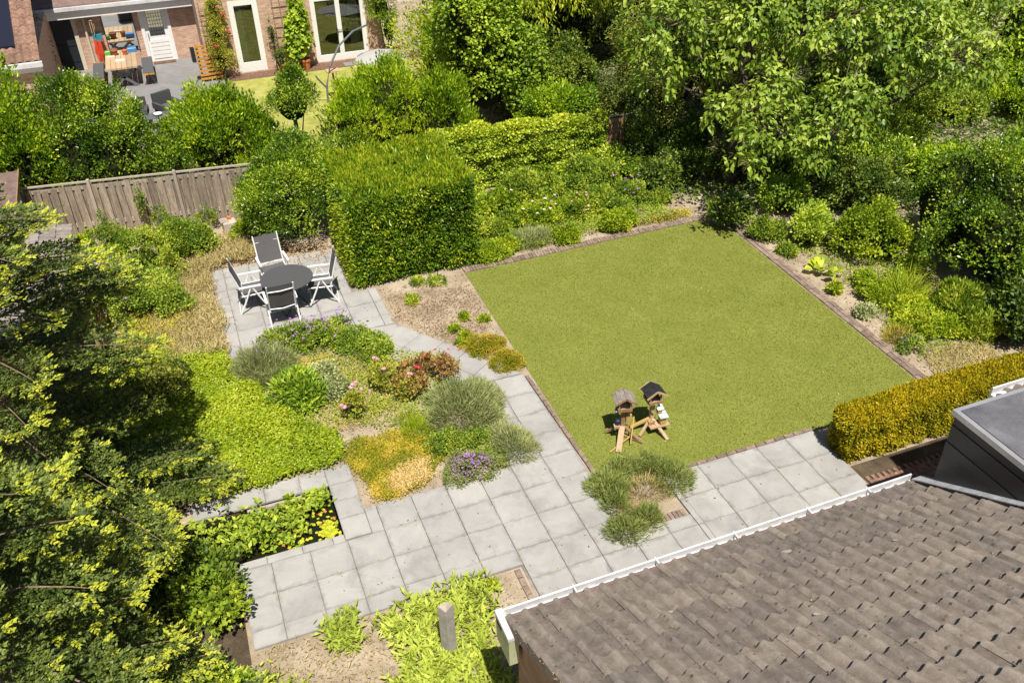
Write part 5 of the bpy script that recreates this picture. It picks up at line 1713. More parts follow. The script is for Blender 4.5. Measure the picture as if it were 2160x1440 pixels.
# --- shaded understorey beneath the trees
under = [
       ((12.9, 12.9), 2.6, 1.0, 'leaf_elder', 'dull small-leaved bush above the shaded fence'), ((16.6, 12.8), 2.8, 1.3, 'leaf_elder', 'tall dull bush behind the shaded fence, right of the trunk'),
       ((11.6, 15.6), 2.8, 1.2, 'leaf_dark', 'dark bush between hazel and elder'), ((20.6, 12.6), 2.2, 1.5, 'leaf_dark', 'dark bush behind the crown of the plum tree'),
       ((25.5, 9.9), 1.6, 1.6, 'leaf_laurel', 'bright bush on the far side of the grey path'), ((20.6, 5.0), 1.7, 1.4, 'leaf_laurel', 'bright evergreen mound behind the right-hand hedge'),
         ((12.2, 11.35), 1.5, .7, 'leaf_dark', 'dark leafy bush against the shaded fence left of the trunk'), ((13.5, 11.2), 1.3, .6, 'leaf_dark', 'dark leafy bush against the shaded fence behind the trunk'),
         ((11.9, 9.9), .9, .55, 'leaf_dark', 'dark leafy bush at the back corner left of the trunk'), ((13.0, 10.4), 1.0, .7, 'leaf_dark', 'dark leafy bush just left of the plum trunk'),
         ((14.6, 9.6), 1.2, .8, 'leaf_dark', 'dark leafy bush just right of the plum trunk'), ((15.9, 8.8), 1.3, .9, 'leaf_dark', 'tall dark bush behind the yellow-green shrub'),
         ((17.3, 8.0), 1.5, 1.0, 'leaf_holly', 'glossy bush between plum tree and right-hand hedge'), ((12.7, 7.45), .75, .5, 'leaf_dark', 'dark bush at the far right corner of the lawn'),
         ((14.4, 7.5), .9, .6, 'leaf_peony', 'blue-green leafy bush in half shade of the plum tree'), ((16.2, 6.9), 1.4, .9, 'leaf_dark', 'dark bush in deep shade before the right-hand hedge'),
         ((18.8, 6.8), 1.4, 1.0, 'leaf_laurel', 'bright laurel spot under the right side of the plum tree'), ((11.1, 10.8), 1.1, .6, 'leaf_ivy', 'straggling ivy bush at the end post of the ivy fence'),
         ((19.5, 9.8), 1.2, 1.0, 'leaf_border', 'light green bush beside the far path'), ((22.5, 6.6), 1.2, 1.1, 'leaf_laurel', 'bright bush on the near side of the far path'),
         ((22.8, 11.0), 1.0, 1.2, 'leaf_border', 'low light bush beyond the far path')]
for i, ((x, y), h, r, mt, lb) in enumerate(under):
    shrub('bush', lb, 'shrub', (x, y), [(0, 0, h * .5, r, r, h * .5), (r * .5, -r * .2, h * .4, r * .6, r * .6, h * .4), (-r * .5, .1, h * .38, r * .6, r * .6, h * .36)], int(150 * r * (1 + h)), .17, 20,
          .085, .045, mt, 60 + i, up=.1, vb=.45, corek=.6, stems=4)

rng = np.random.default_rng(107)
fo = Fol()
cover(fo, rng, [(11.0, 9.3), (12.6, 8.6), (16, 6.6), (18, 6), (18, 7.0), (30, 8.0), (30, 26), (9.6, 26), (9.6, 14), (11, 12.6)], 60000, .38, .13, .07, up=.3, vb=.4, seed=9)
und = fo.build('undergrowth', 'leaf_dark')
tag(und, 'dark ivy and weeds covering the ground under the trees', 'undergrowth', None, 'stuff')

# --- right-hand evergreen hedge
shrub('evergreen_hedge', 'big rounded glossy evergreen hedge at the right edge', 'hedge', (16.9, 2.6),
      [(-.2, -.2, 1.35, 1.6, 1.7, 1.55), (0, 1.5, 1.3, 1.55, 1.4, 1.5), (1.4, -1.0, 1.5, 1.5, 1.6, 1.6), (2.0, 1.0, 1.3, 1.5, 1.5, 1.4), (2.6, -2.4, 1.4, 1.5, 1.5, 1.5)], 1900, .2, 26, .075, .042, 'leaf_holly', 20,
      up=.3, vb=.46, corek=.8)
shrub('bush', 'dark bush in front of the right-hand hedge near the golden hedge', 'shrub', (15.2, .75),
      [(0, 0, .55, .6, .55, .6), (.6, .5, .6, .6, .6, .6)], 330, .16, 22, .09, .05, 'leaf_dark', 21, up=.1, vb=.5)

# --- right border
shrub('bush', 'grey-green bushy perennial in the right border beside the hosta', 'shrub', (13.75, 5.75),
      [(0, 0, .45, .5, .5, .5), (.35, .3, .4, .4, .4, .45)], 260, .14, 24, .07, .04, 'leaf_peony', 22, vb=.6, corek=.6)
shrub('golden_shrub', 'yellow-green round-leaved shrub in the right border', 'shrub', (14.75, 4.75),
      [(0, 0, .65, .62, .6, .68), (.35, -.3, .5, .5, .5, .55), (-.3, .3, .55, .5, .5, .55)], 460, .15, 24, .06, .045, 'leaf_bright', 23, vb=.42, corek=.6, up=.3)
hs = thing('hosta', 'hosta with broad lime green leaves at the lawn side of the right border', 'plant', (13.25, 4.55, 0))
rng = np.random.default_rng(24)
lm = None
for k in range(19):
    a, l = rng.random() * 6.28, rng.uniform(.16, .26)
    rr = rng.uniform(.0, .22)
    m = MB()
    nn_ = 5
    prof = [(0, .02), (.25, .075), (.55, .09), (.8, .055), (1.0, .0)]
    vs = []
    for u, w_ in prof:
        zc = .13 * math.sin(u * 2.2) - .02 * u
        vs += [(u * l, -w_ * l * 5, zc + .02), (u * l, 0, zc), (u * l, w_ * l * 5, zc + .02)]
    m.add(vs, [(3 * i + q, 3 * i + q + 1, 3 * i + q + 4, 3 * i + q + 3) for i in range(4) for q in (0, 1)])
    o = m.build('leaf', 'leaf_hosta', hs, (rr * math.cos(a) * 1.2, rr * math.sin(a) * 1.6, .03 + .12 * rng.random()))
    o.rotation_euler = (rng.normal() * .15, rng.normal() * .15, a)
    at = o.data.attributes.new('v', 'FLOAT', 'FACE')
    at.data.foreach_set('value', np.full(len(o.data.polygons), float(np.clip(.5 + .25 * rng.normal(), 0, 1)), np.float32))


def tuft(name, label, loc, parts, mats, seed, cat='plant', group=None):
    """parts: list of callables(fo, rng)"""
    t = thing(name, label, cat, (loc[0], loc[1], 0), 0, group)
    rng = np.random.default_rng(seed)
    fo = Fol()
    for f in parts:
        f(fo, rng)
    fo.build('foliage', mats, t)
    return t


S = lambda *a, **k: (lambda fo, r: spikes(fo, r, *a, **k))
tuft('ornamental_grass', 'clump of arching yellow-green grass in the right border', (14.15, 2.85), [S(0, 0, .45, .45, .5, 700, .42, .016, spread=1.2, vb=.6, inner=.0)], ['leaf_bright'], 25)
tuft('ornamental_grass', 'soft green grass mound at the lawn edge of the right border', (13.1, 1.75), [S(0, 0, .38, .34, .28, 1600, .14, .012, vb=.5)], ['leaf_drygreen'], 26)
tuft('geranium_plant', 'small mauve-flowered plant at the lawn edge of the right border', (13.0, 1.35),
     [lambda fo, r: crown(fo, r, [(0, 0, .1, .26, .2, .18)], 60, .07, 22, .045, .03, vb=.4), lambda fo, r: blooms(fo, r, np.c_[r.normal(size=(26, 2)) * .13, r.uniform(.16, .26, 26)], .03, 5, 1)],
     ['leaf_geranium', 'petal_mauve'], 27)


def low(name, label, loc, lobes, ncl, mat, seed, L=.06, W=.035, nlf=22, r=.1, vb=.5, cat='plant', corek=.5, group=None, **kw):
    return shrub(name, label, cat, loc, lobes, ncl, r, nlf, L, W, mat, seed, corek=corek, stems=0, vb=vb, group=group, **kw)


low('yellow_perennial', 'yellow-green spreading perennial in the right border near the grass mound', (13.8, 1.9), [(0, 0, .15, .5, .5, .22), (.4, -.4, .15, .5, .4, .22), (.1, .5, .15, .4, .4, .2)], 420, 'leaf_bright', 28, vb=.6)
low('green_perennial', 'upright green perennial clump before the right-hand hedge', (14.75, 2.0), [(0, 0, .3, .5, .55, .35), (-.1, -.7, .25, .45, .5, .3)], 330, 'leaf_border', 29, L=.11, W=.03, up=.8)
low('green_perennial', 'light green leafy perennial beside the hosta and grass clump', (13.55, 3.2), [(0, 0, .15, .28, .3, .25), (.2, .45, .15, .25, .3, .22)], 170, 'leaf_bright', 30, vb=.45)
low('green_perennial', 'pale perennial at the foot of the golden shrub', (15.1, 3.7), [(0, 0, .2, .4, .3, .25), (-.6, -.3, .15, .35, .3, .2)], 170, 'leaf_border', 31)
low('blue_perennial', 'small blue-green plant at the lawn edge of the right border', (12.95, 2.75), [(0, 0, .08, .22, .2, .14)], 60, 'leaf_grey', 32)
low('green_perennial', 'small green plant in the dry soil below the hosta', (13.0, 3.75), [(0, 0, .08, .12, .12, .14)], 26, 'leaf_hosta', 33, L=.09, W=.06)
low('green_perennial', 'leafy plant at the lawn corner beneath the plum tree', (12.95, 6.55), [(0, 0, .2, .3, .3, .3), (.3, -.2, .2, .3, .25, .25)], 150, 'leaf_border', 34, vb=.35)
low('green_perennial', 'pale weeds beside the brick edge at the far right of the lawn', (13.05, 5.6), [(0, 0, .1, .2, .3, .14)], 60, 'leaf_border', 35)
tag(MB().cham([(-.25, -.2), (.22, -.22), (.26, .18), (-.2, .22)], 0, .03, .008).build('stepping_stone', 'slab', None, (15.25, 2.75, .0)), 'single grey stepping stone in the right border', 'stone')
tuft('dead_foliage', 'dry straw heap in the right border near the golden hedge', (13.4, .65), [lambda fo, r: cover(fo, r, [(-.75, -.45), (.9, -.45), (1.1, .4), (-.2, .55)], 5200, .07, .09, .014)], ['leaf_dry'], 36)

tuft('ground_weeds', 'thin yellow-green weeds between the plants of the right border', (14.0, 3.6),
     [lambda fo, r: cover(fo, r, [(-1.0, -2.6), (1.2, -2.8), (1.5, 0), (1.0, 3.0), (-.9, 3.0), (-.4, 1.0), (-.7, -.8)], 9000, .10, .07, .024, vb=.5, seed=6)], ['leaf_border'], 331)

# --- back border
back = [((6.35, 8.25), [(0, 0, .12, .42, .28, .2), (.5, .1, .12, .35, .22, .18)], 260, 'leaf_bright', 'lime green cushion at the lawn corner beside the clipped hedge', .06, .035),
        ((7.55, 8.55), [(0, 0, .2, .5, .35, .26), (.35, .1, .2, .35, .3, .24)], 0, 'lav', 'grey lavender mound at the back edge of the lawn', 0, 0),
        ((8.42, 8.25), [(0, 0, .14, .27, .24, .22)], 120, 'leaf_bright', 'small lime cushion on the brick edge right of the grey lavender', .055, .04),
        ((9.85, 8.38), [(0, 0, .16, .4, .28, .26), (.3, .1, .16, .3, .25, .22)], 240, 'leaf_bright', 'larger lime cushion on the brick edge at mid lawn', .06, .045),
        ((11.35, 8.35), [(0, 0, .03, .6, .16, .1), (.5, .1, .03, .3, .14, .1)], 190, 'leaf_drygreen', 'mossy green strip along the bricks at the far right', .04, .02),
        ((6.85, 9.15), [(0, 0, .2, .45, .35, .3), (.4, .2, .2, .4, .3, .3)], 230, 'leaf_border', 'pale leafy perennial beside the clipped hedge corner', .07, .035),
        ((6.9, 10.2), [(0, 0, .3, .5, .45, .4), (.5, .2, .3, .5, .4, .38)], 320, 'leaf_ivy', 'leafy perennial against the right side of the clipped hedge', .08, .05),
        ((8.1, 9.4), [(0, 0, .22, .5, .4, .32), (.5, .2, .22, .4, .35, .3)], 280, 'leaf_bright', 'yellow-green perennial in the middle of the back border', .07, .04),
        ((8.3, 10.5), [(0, 0, .35, .6, .5, .45), (.6, .1, .3, .5, .45, .4)], 360, 'leaf_border', 'bushy perennial below the left half of the ivy fence', .075, .04),
        ((9.3, 9.3), [(0, 0, .25, .5, .42, .38), (.5, .2, .25, .45, .35, .35)], 300, 'leaf_border', 'bushy perennial with pink flowers behind the larger lime cushion', .07, .04),
        ((9.9, 10.3), [(0, 0, .4, .6, .5, .55), (.5, .1, .35, .5, .45, .45)], 380, 'leaf_geranium', 'taller shrub below the right half of the ivy fence', .07, .04),
        ((10.75, 9.4), [(0, 0, .28, .5, .4, .4), (-.4, -.3, .2, .35, .3, .28)], 300, 'leaf_geranium', 'green perennial with mauve flowers before the dark corner', .065, .035),
        ((10.5, 11.2), [(0, 0, .3, .5, .4, .4), (-.6, .1, .3, .4, .35, .35)], 280, 'leaf_ivy', 'ivy spreading over the ground below the fence end', .075, .055),
        ((11.6, 9.2), [(0, 0, .14, .3, .25, .2)], 70, 'leaf_border', 'small weeds in the dark corner of the back border', .06, .03)]
for i, (loc, lb, n, mt, lab, L_, W_) in enumerate(back):
    if mt == 'lav':
        tuft('lavender', lab, loc, [S(0, 0, .52, .36, .36, 2600, .14, .011, vb=.4), S(.35, .08, .36, .3, .34, 1500, .14, .011, vb=.45)], ['leaf_lavender'], 300 + i)
        continue
    ex = None
    ms = [mt]
    if 'pink' in lab or 'mauve' in lab or 'middle' in lab:
        ms = [mt, 'petal_pink' if 'pink' in lab else ('petal_purple' if 'mauve' in lab else 'petal_white')]
        ex = lambda fo, r: blooms(fo, r, np.c_[r.normal(size=(9, 2)) * .35, r.uniform(.45, .75, 9)], .05, 6, 1)
    low('border_plant', lab, loc, lb, n, ms, 300 + i, L=L_, W=W_, extra=ex, r=.11, nlf=24)
tuft('ground_weeds', 'thin weeds and straw between the back border plants', (9.0, 9.2),
     [lambda fo, r: cover(fo, r, [(-3, -1.0), (2.6, -.9), (2.6, 1.6), (-2.6, 2.4)], 26000, .2, .07, .02, vb=.5)], ['leaf_border'], 330)

# --- left bed: dry grass, bushes
low('honeysuckle', 'yellow-green tangled bush in the left bed below the fence', (-1.45, 10.6), [(0, 0, .45, .9, .7, .55), (.7, .5, .4, .6, .5, .5), (-.5, .7, .5, .6, .5, .6)], 760, ['leaf_border'], 340, r=.13, vb=.5, L=.055, W=.03)
low('viburnum', 'green mounded bush in the left bed beside the trellis screen', (-1.55, 9.0), [(0, 0, .4, .75, .7, .5), (.6, -.3, .35, .5, .5, .4), (-.5, .5, .4, .5, .5, .5)], 760, ['leaf_geranium', 'petal_mauve'], 341, r=.13, L=.055, W=.035, vb=.5,
    extra=lambda fo, r: blooms(fo, r, np.array([[-.62, .35, .95], [-.55, .3, .98], [-.6, .25, .93], [-.68, .42, .9], [-.2, -.6, .75]]), .06, 6, 1))
low('leafy_bush', 'deep green bush at the fence foot in the left bed', (-.45, 11.5), [(0, 0, .4, .5, .45, .5), (.45, -.2, .3, .4, .4, .4)], 330, ['leaf_geranium'], 342, r=.13, L=.06, W=.035)
low('leafy_bush', 'small green bush beside the ornamental block', (1.15, 11.85), [(0, 0, .15, .35, .25, .2), (-.25, -.25, .1, .25, .2, .16)], 130, ['leaf_bright'], 343)
low('leafy_bush', 'bright little bush against the fence behind the rail stub', (-2.55, 10.6), [(0, 0, .75, .22, .2, .45)], 60, ['leaf_bright'], 344, L=.09, W=.05)
tuft('fence_weeds', 'tall thin weeds climbing the weathered fence', (-1.0, 12.6),
     [lambda fo, r: crown(fo, r, [(-.2, .15, .8, .12, .1, .5), (.1, 0, .4, .3, .2, .4), (1.2, -.1, .3, .3, .2, .3), (-1.2, .2, .5, .1, .1, .4)], 110, .09, 18, .055, .03, vb=.3)], ['leaf_border'], 345)
tuft('dry_grass', 'strip of dry straw-coloured grass along the left side of the patio', (-.5, 9.0),
     [lambda fo, r: cover(fo, r, [(-.7, -2.5), (.52, -2.4), (.5, 1.3), (2.2, 1.35), (2.1, 2.6), (.2, 2.9), (-.9, 1.2)], 26000, .20, .13, .014, up=.9, vb=.5, seed=3)], ['leaf_dry'], 346)
tuft('dry_grass', 'yellowing grass and weeds in the lower left bed', (-1.1, 7.6),
     [lambda fo, r: cover(fo, r, [(-1.0, -.7), (.4, -.8), (.5, 1.4), (-.9, 1.2)], 11000, .20, .10, .018, up=.7, vb=.5, seed=5)], ['leaf_drygreen'], 347)
tuft('leaf_litter', 'brown fallen leaves along the back edge of the patio', (1.9, 10.3),
     [lambda fo, r: cover(fo, r, [(-1.8, -.15), (1.0, -.55), (1.0, .4), (-1.8, .6)], 1500, .05, .06, .04, vb=.6),
      lambda fo, r: cover(fo, r, [(-.6, -1.1), (1.0, -1.3), (1.0, -.3), (-.8, -.3)], 90, .055, .05, .03, vb=.4, hmin=.95)], ['leaf_dead'], 348)

# --- ground cover beside the pond
rng = np.random.default_rng(105)
GC = [(-2.6, 7.0), (-1.4, 7.05), (-.45, 6.9), (-.05, 6.55), (.2, 5.55), (.55, 4.6), (.85, 4.0), (1.2, 3.6), (1.62, 3.15), (1.5, 2.45), (.8, 2.38), (-.9, 2.36), (-2.6, 3.2), (-3.2, 5)]
gcov = thing('ground_cover', 'dense bright green ground cover between round bed and pond', 'ground cover', (0, 0, 0))
fo = Fol()
cover(fo, rng, GC, 85000, .24, .048, .034, up=.25, vb=.48, seed=1.5, vw=.16)
fo.build('foliage', 'leaf_cover', gcov)
MB().add([(x, y, .06) for x, y in [(x * .96, 4.6 + (y - 4.6) * .96) for x, y in GC]], [tuple(range(len(GC)))[::-1]]).build('mat', 'soil_dark', gcov)

# --- round flower bed
tuft('lavender', 'grey-green lavender mound left of the purple geranium', (.60, 5.6),
     [S(-.12, 0, .44, .44, .56, 5200, .17, .011, vb=.4), S(.28, .12, .34, .38, .52, 3200, .17, .011, vb=.45), S(0, -.3, .36, .28, .34, 1800, .15, .010, vb=.3),
      lambda fo, r: spikes(fo, r, 0, .1, .5, .5, .70, 150, .16, .009, mi=1, inner=.8, vb=.3)], ['leaf_lavender', 'petal_mauve'], 350)
low('geranium_plant', 'sprawling cranesbill with purple flowers at the patio edge', (1.85, 6.3), [(0, 0, .15, .62, .42, .26), (-.6, .1, .14, .45, .36, .26), (.55, -.35, .14, .42, .4, .24), (.95, -.75, .14, .36, .32, .22)], 560,
    ['leaf_geranium', 'petal_purple'], 351, L=.05, W=.032, r=.1,
    extra=lambda fo, r: blooms(fo, r, np.c_[r.normal(size=(130, 2)) * np.array([.45, .22]) + np.array([-.1, .08]), r.uniform(.34, .46, 130)], .034, 5, 1, v=.6))
low('geranium_plant', 'leafy cranesbill tuft at the end of the purple geranium, beside the path', (2.95, 5.35), [(0, 0, .12, .3, .24, .2)], 100, ['leaf_geranium'], 352, L=.055, W=.035)
low('stonecrop', 'pale grey-green stonecrop, the rear of two', (1.72, 5.05), [(0, 0, .12, .24, .22, .22)], 110, ['leaf_grey'], 353, L=.05, W=.035, vb=.6)
low('stonecrop', 'pale grey-green stonecrop, the front of two', (1.76, 4.4), [(0, 0, .12, .26, .24, .22)], 110, ['leaf_grey'], 354, L=.05, W=.035, vb=.45)
low('peony', 'mid-green peony with pointed leaves in the round bed', (1.12, 4.5), [(0, 0, .25, .42, .40, .32), (.15, -.2, .2, .35, .3, .28)], 190, ['leaf_peony'], 355, L=.14, W=.038, r=.12, nlf=16, up=.35)


def rose(label, loc, lobes, n, flowers, seed, mat='leaf_rose', pet='petal_pink', fr=.055):
    return low('rose_bush', label, loc, lobes, n, [mat, pet], seed, L=.055, W=.042, nlf=14, r=.09, corek=0, cat='rose',
               extra=lambda fo, r: blooms(fo, r, np.array(flowers, float), fr, 9, 1, .5, .6))


rose('rose bush with pink blooms casting a shadow in the open soil', (2.06, 3.55), [(0, 0, .36, .2, .2, .24)], 42, [(.02, .2, .62), (.08, .24, .64), (-.03, .16, .6), (-.28, -.1, .45), (-.24, -.14, .42), (.15, .12, .55)], 356)
rose('rose bush with two pink blooms beside the reddish rose', (2.75, 4.15), [(0, 0, .35, .26, .22, .22), (-.1, .15, .42, .16, .15, .14)], 56, [(-.10, .28, .62), (-.06, .26, .6), (.42, -.3, .5), (.45, -.32, .48), (.0, -.05, .55)], 357)
rose('bronze-leaved rose bush with crimson blooms at the path edge', (3.5, 4.15), [(0, 0, .3, .42, .24, .24), (.4, -.05, .3, .34, .22, .22), (-.35, -.35, .28, .28, .24, .22)], 190,
     [(-.3, .1, .5), (.1, .15, .55), (.35, .2, .55), (.6, .15, .52), (.8, .1, .48), (-.15, -.15, .5), (-.1, -.2, .5), (.55, .0, .5)], 358, 'leaf_rose_red', 'petal_red', .042)
rose('small green rose bush below the bronze-leaved rose', (3.1, 3.78), [(0, 0, .25, .26, .22, .2)], 70, [(.0, .0, .45)], 359)
tuft('lavender', 'large domed grey-green lavender in the round bed', (3.88, 2.95),
     [S(0, 0, .66, .64, .66, 11000, .15, .011, vb=.42), S(.42, .1, .44, .46, .56, 5000, .15, .010, vb=.5), S(.45, -.35, .3, .3, .36, 2200, .13, .010, vb=.5)], ['leaf_lavender'], 360)
tuft('lavender', 'smaller pale lavender at the path corner of the round bed', (4.42, 1.62), [S(0, 0, .38, .36, .42, 4200, .15, .010, vb=.55)], ['leaf_lavender'], 361)
low('thyme_mound', 'low thyme mound thick with purple flowers at the terrace edge', (3.55, 1.35), [(0, 0, .1, .46, .36, .2)], 220, ['leaf_lavender_green', 'petal_purple'], 362, L=.035, W=.016, r=.08, nlf=26,
    extra=lambda fo, r: blooms(fo, r, (lambda q: np.c_[q, .33 - .2 * (q[:, 0] ** 2 / .2 + q[:, 1] ** 2 / .12)])((lambda a, b: np.c_[.44 * np.sqrt(b) * np.cos(a), .34 * np.sqrt(b) * np.sin(a)])(r.random(190) * 6.28, r.random(190))), .026, 5, 1, v=.55))
low('marjoram', 'soft green marjoram before the large lavender', (3.38, 2.1), [(0, 0, .12, .32, .28, .2), (.5, -.05, .1, .3, .24, .16), (.55, -.55, .06, .3, .2, .1)], 260, ['leaf_geranium'], 363, L=.035, W=.025, nlf=26)
tuft('grass_tuft', 'fine green grass tuft left of the large lavender', (2.95, 2.7), [S(0, 0, .26, .3, .26, 1300, .16, .010, vb=.6), S(-.05, .3, .15, .15, .36, 400, .18, .010, vb=.6)], ['leaf_bright'], 364)
tuft('creeping_thyme', 'patch of yellow and straw-coloured creeping thyme beside the pond', (2.2, 2.0),
     [lambda fo, r: cover(fo, r, [(-.6, .7), (-.25, 1.0), (.35, .95), (.85, .5), (.95, -.1), (.65, -.55), (.2, -.75), (-.38, -.85), (-.5, -.1)], 20000, .10, .04, .016, up=.6, vb=.5, seed=7, vw=.4),
      lambda fo, r: cover(fo, r, [(-.1, -.2), (.7, .0), (.65, -.55), (.2, -.7), (-.1, -.55)], 4200, .11, .045, .014, up=.5, mi=1, vb=.6, seed=2)], ['leaf_thyme', 'leaf_thyme_dry'], 365)
tuft('dry_weeds', 'dry straw and weeds on the bare soil of the round bed', (2.2, 4.3),
     [lambda fo, r: cover(fo, r, [(-1.8, .2), (-1.2, -.6), (-.6, -1.1), (.5, -1.0), (.8, -.5), (2.2, .4), (.8, 1.1), (-.6, 1.5)], 9000, .06, .06, .014, vb=.5),
      lambda fo, r: cover(fo, r, [(-.9, 1.4), (-.3, 1.5), (-.2, .7), (-.8, .6)], 1400, .12, .07, .02, vb=.3)], ['leaf_drygreen'], 366)

tuft('bed_weeds', 'green weeds and seedlings threading through the round bed', (2.4, 4.2),
     [lambda fo, r: cover(fo, r, [(-1.9, .9), (-1.3, -.1), (-.5, -.9), (.3, -1.5), (1.2, -1.0), (1.9, .2), (1.2, .9), (-.2, 1.9), (-1.4, 1.8)], 4200, .12, .055, .03, vb=.5, seed=11)], ['leaf_border'], 367)
rng = np.random.default_rng(368)
fo = Fol()
for poly, n in (([(-.4, 7), (3, 6), (5.3, 3.6), (4.6, 1.1), (1.6, 1.2), (1.5, 3), (0, 5.5)], 2600), ([(3.5, 7.9), (5.6, 7.8), (5.45, 3.6), (4.6, 4.8), (3.5, 6.4)], 1500), ([(6.2, 8.0), (12.2, 8.1), (12, 11), (6.4, 12)], 3500),
                ([(12.7, .3), (15.6, .2), (15.6, 6), (12.8, 7.5)], 3200), ([(-.6, -.95), (3.5, -.95), (3.4, -3), (-1, -3.4)], 1500), ([(-2.4, 6.9), (0, 6.9), (0, 12.6), (-2.4, 12.8)], 1800),
                ([(3.6, -2.8), (9.4, -2.8), (9.4, -.1), (6.6, -.1), (5.2, 1.0), (1.8, .9), (-.3, -.5), (3.5, -.8)], 90), ([(.2, 6.5), (3.3, 6.5), (2.8, 10), (.2, 10)], 40)):
    q = poly_pts(rng, poly, n)
    zz = .012 if n > 100 else TH + .012
    fo.add(np.c_[q, np.full(n, zz)], rng.normal(size=(n, 3)) * np.array([1, 1, .25]), Z3 + rng.normal(size=(n, 3)) * .4, rng.uniform(.02, .06, n), rng.uniform(.008, .03, n), .45 + .3 * rng.normal(size=n))
lit = fo.build('plant_litter', 'leaf_dead')
tag(lit, 'bits of dead leaf and twig scattered over beds and paving', 'litter', None, 'stuff')
# pebbles and clods
mb = MB()
for k in range(900):
    x, y = ((rng.uniform(-.3, 3.3), rng.uniform(-2.8, -.98)), (rng.uniform(3.7, 5.4), rng.uniform(5.0, 7.6)), (rng.uniform(12.8, 14.2), rng.uniform(.4, 6.5)), (rng.uniform(.8, 3.6), rng.uniform(2.9, 5.4)))[k % 4]
    r_ = rng.uniform(.008, .026)
    mb.add([(x + r_ * a, y + r_ * b, r_ * c) for a, b, c in ((1, 0, .2), (0, 1, .1), (-1, .1, .2), (0, -1, .1), (.1, .1, .9))], [(0, 1, 4), (1, 2, 4), (2, 3, 4), (3, 0, 4)])
peb = mb.build('soil_clods', 'soil')
tag(peb, 'small clods and pebbles on the bare soil', 'pebbles', None, 'stuff')

# --- dry bed between patio and lawn
low('thyme_cushion', 'golden thyme cushion at the lawn corner, the larger of two', (5.02, 4.72), [(0, 0, .06, .42, .36, .2)], 330, ['leaf_thyme'], 370, L=.035, W=.014, r=.07, nlf=30, vb=.42)
low('thyme_cushion', 'golden thyme cushion at the lawn corner, the smaller nearer the path', (5.3, 4.02), [(0, 0, .06, .33, .30, .18)], 260, ['leaf_thyme'], 371, L=.035, W=.014, r=.07, nlf=30, vb=.4)
for i, (x, y, r_, mt, lb) in enumerate(((4.13, 7.05, .16, 'leaf_hosta', 'rosette of pointed leaves in the dry bed near the clipped hedge'), (4.98, 5.95, .12, 'leaf_bright', 'small green weed at the lawn side of the dry bed'),
                                      (4.62, 5.55, .13, 'leaf_bright', 'small green weed in the middle of the dry bed'), (5.34, 5.72, .12, 'leaf_bright', 'tiny green weed at the very edge of the lawn'),
                                      (4.78, 5.3, .13, 'leaf_bright', 'green weed close to the larger golden cushion'), (4.6, 5.05, .10, 'leaf_bright', 'little weed beside the slanting path'),
                                      (4.85, 7.62, .22, 'leaf_border', 'pale weeds at the foot of the clipped hedge'), (4.45, 7.75, .16, 'leaf_border', 'yellowed weed tuft at the foot of the clipped hedge'),
                                      (3.0, -1.12, .07, 'leaf_hosta', 'tiny rosette at the terrace edge by the house'))):
    low('weed', lb, (x, y), [(0, 0, .04, r_, r_, .10)], int(14 + 160 * r_), [mt], 380 + i, L=.07, W=.026, r=.06, nlf=12, corek=0, up=.5)
tuft('dry_grass', 'thin brown dead grass over the dry bed beside the lawn', (4.5, 6.3),
     [lambda fo, r: cover(fo, r, [(-.95, 1.2), (1.0, .9), (.9, -.9), (.1, -1.5), (-.9, .1)], 2000, .05, .07, .012, vb=.4)], ['leaf_dead'], 395)

# --- lavender bed at the terrace corner
tuft('lavender', 'ring of green lavender with dead brown middle at the terrace corner', (5.95, -.25),
     [S(-.46, .28, .29, .34, .42, 2900, .14, .011, vb=.5), S(-.08, .56, .32, .2, .42, 2000, .14, .011, vb=.55), S(.40, .50, .32, .22, .40, 1900, .14, .011, vb=.5), S(.66, .02, .28, .30, .40, 2300, .14, .011, vb=.55),
      S(-.50, -.12, .2, .24, .34, 1100, .14, .011, vb=.45),
      lambda fo, r: spikes(fo, r, .1, .05, .36, .3, .3, 700, .18, .010, mi=1, vb=.5), lambda fo, r: spikes(fo, r, -.25, -.3, .25, .2, .2, 400, .14, .010, mi=1, vb=.6)], ['leaf_lavender_green', 'leaf_dry'], 400)
tuft('lavender', 'small round lavender tuft on the slabs, left of the pair', (5.32, -.92), [S(0, 0, .27, .26, .34, 2000, .14, .011, vb=.5)], ['leaf_lavender_green'], 401)
tuft('lavender', 'small round lavender tuft on the slabs, right of the pair', (5.78, -.82), [S(0, 0, .22, .21, .34, 1500, .14, .011, vb=.55)], ['leaf_lavender_green'], 402)

# --- lower bed with lamb's ears
rng = np.random.default_rng(106)
tuft('lambs_ear', 'dense patch of light green pointed leaves round the grey post', (2.0, -1.7),
     [lambda fo, r: cover(fo, r, [(-.75, .60), (-.2, .82), (.9, .84), (1.05, .45), (.75, .1), (.62, -.6), (.6, -2.2), (-1.3, -2.2), (-.9, -.6), (-.6, -.2)], 5200, .16, .15, .042, up=.7, vb=.52, seed=4, nup=.6, vw=.15)], ['leaf_lamb'], 410, 'plant')
tuft('lambs_ear', 'smaller clump of light green leaves on the terrace edge', (.75, -1.05), [lambda fo, r: cover(fo, r, [(-.25, -.25), (.25, -.28), (.3, .22), (-.2, .2)], 520, .15, .13, .035, up=.6, vb=.4)], ['leaf_lamb'], 411)
tuft('lambs_ear', 'scattered leafy clumps in the sandy soil at the bottom edge', (-.1, -1.9),
     [lambda fo, r: cover(fo, r, [(-1.0, .55), (-.2, .6), (.25, .1), (.3, -.6), (-1.0, -.6)], 1500, .12, .10, .032, up=.5, vb=.4)], ['leaf_lamb'], 412)
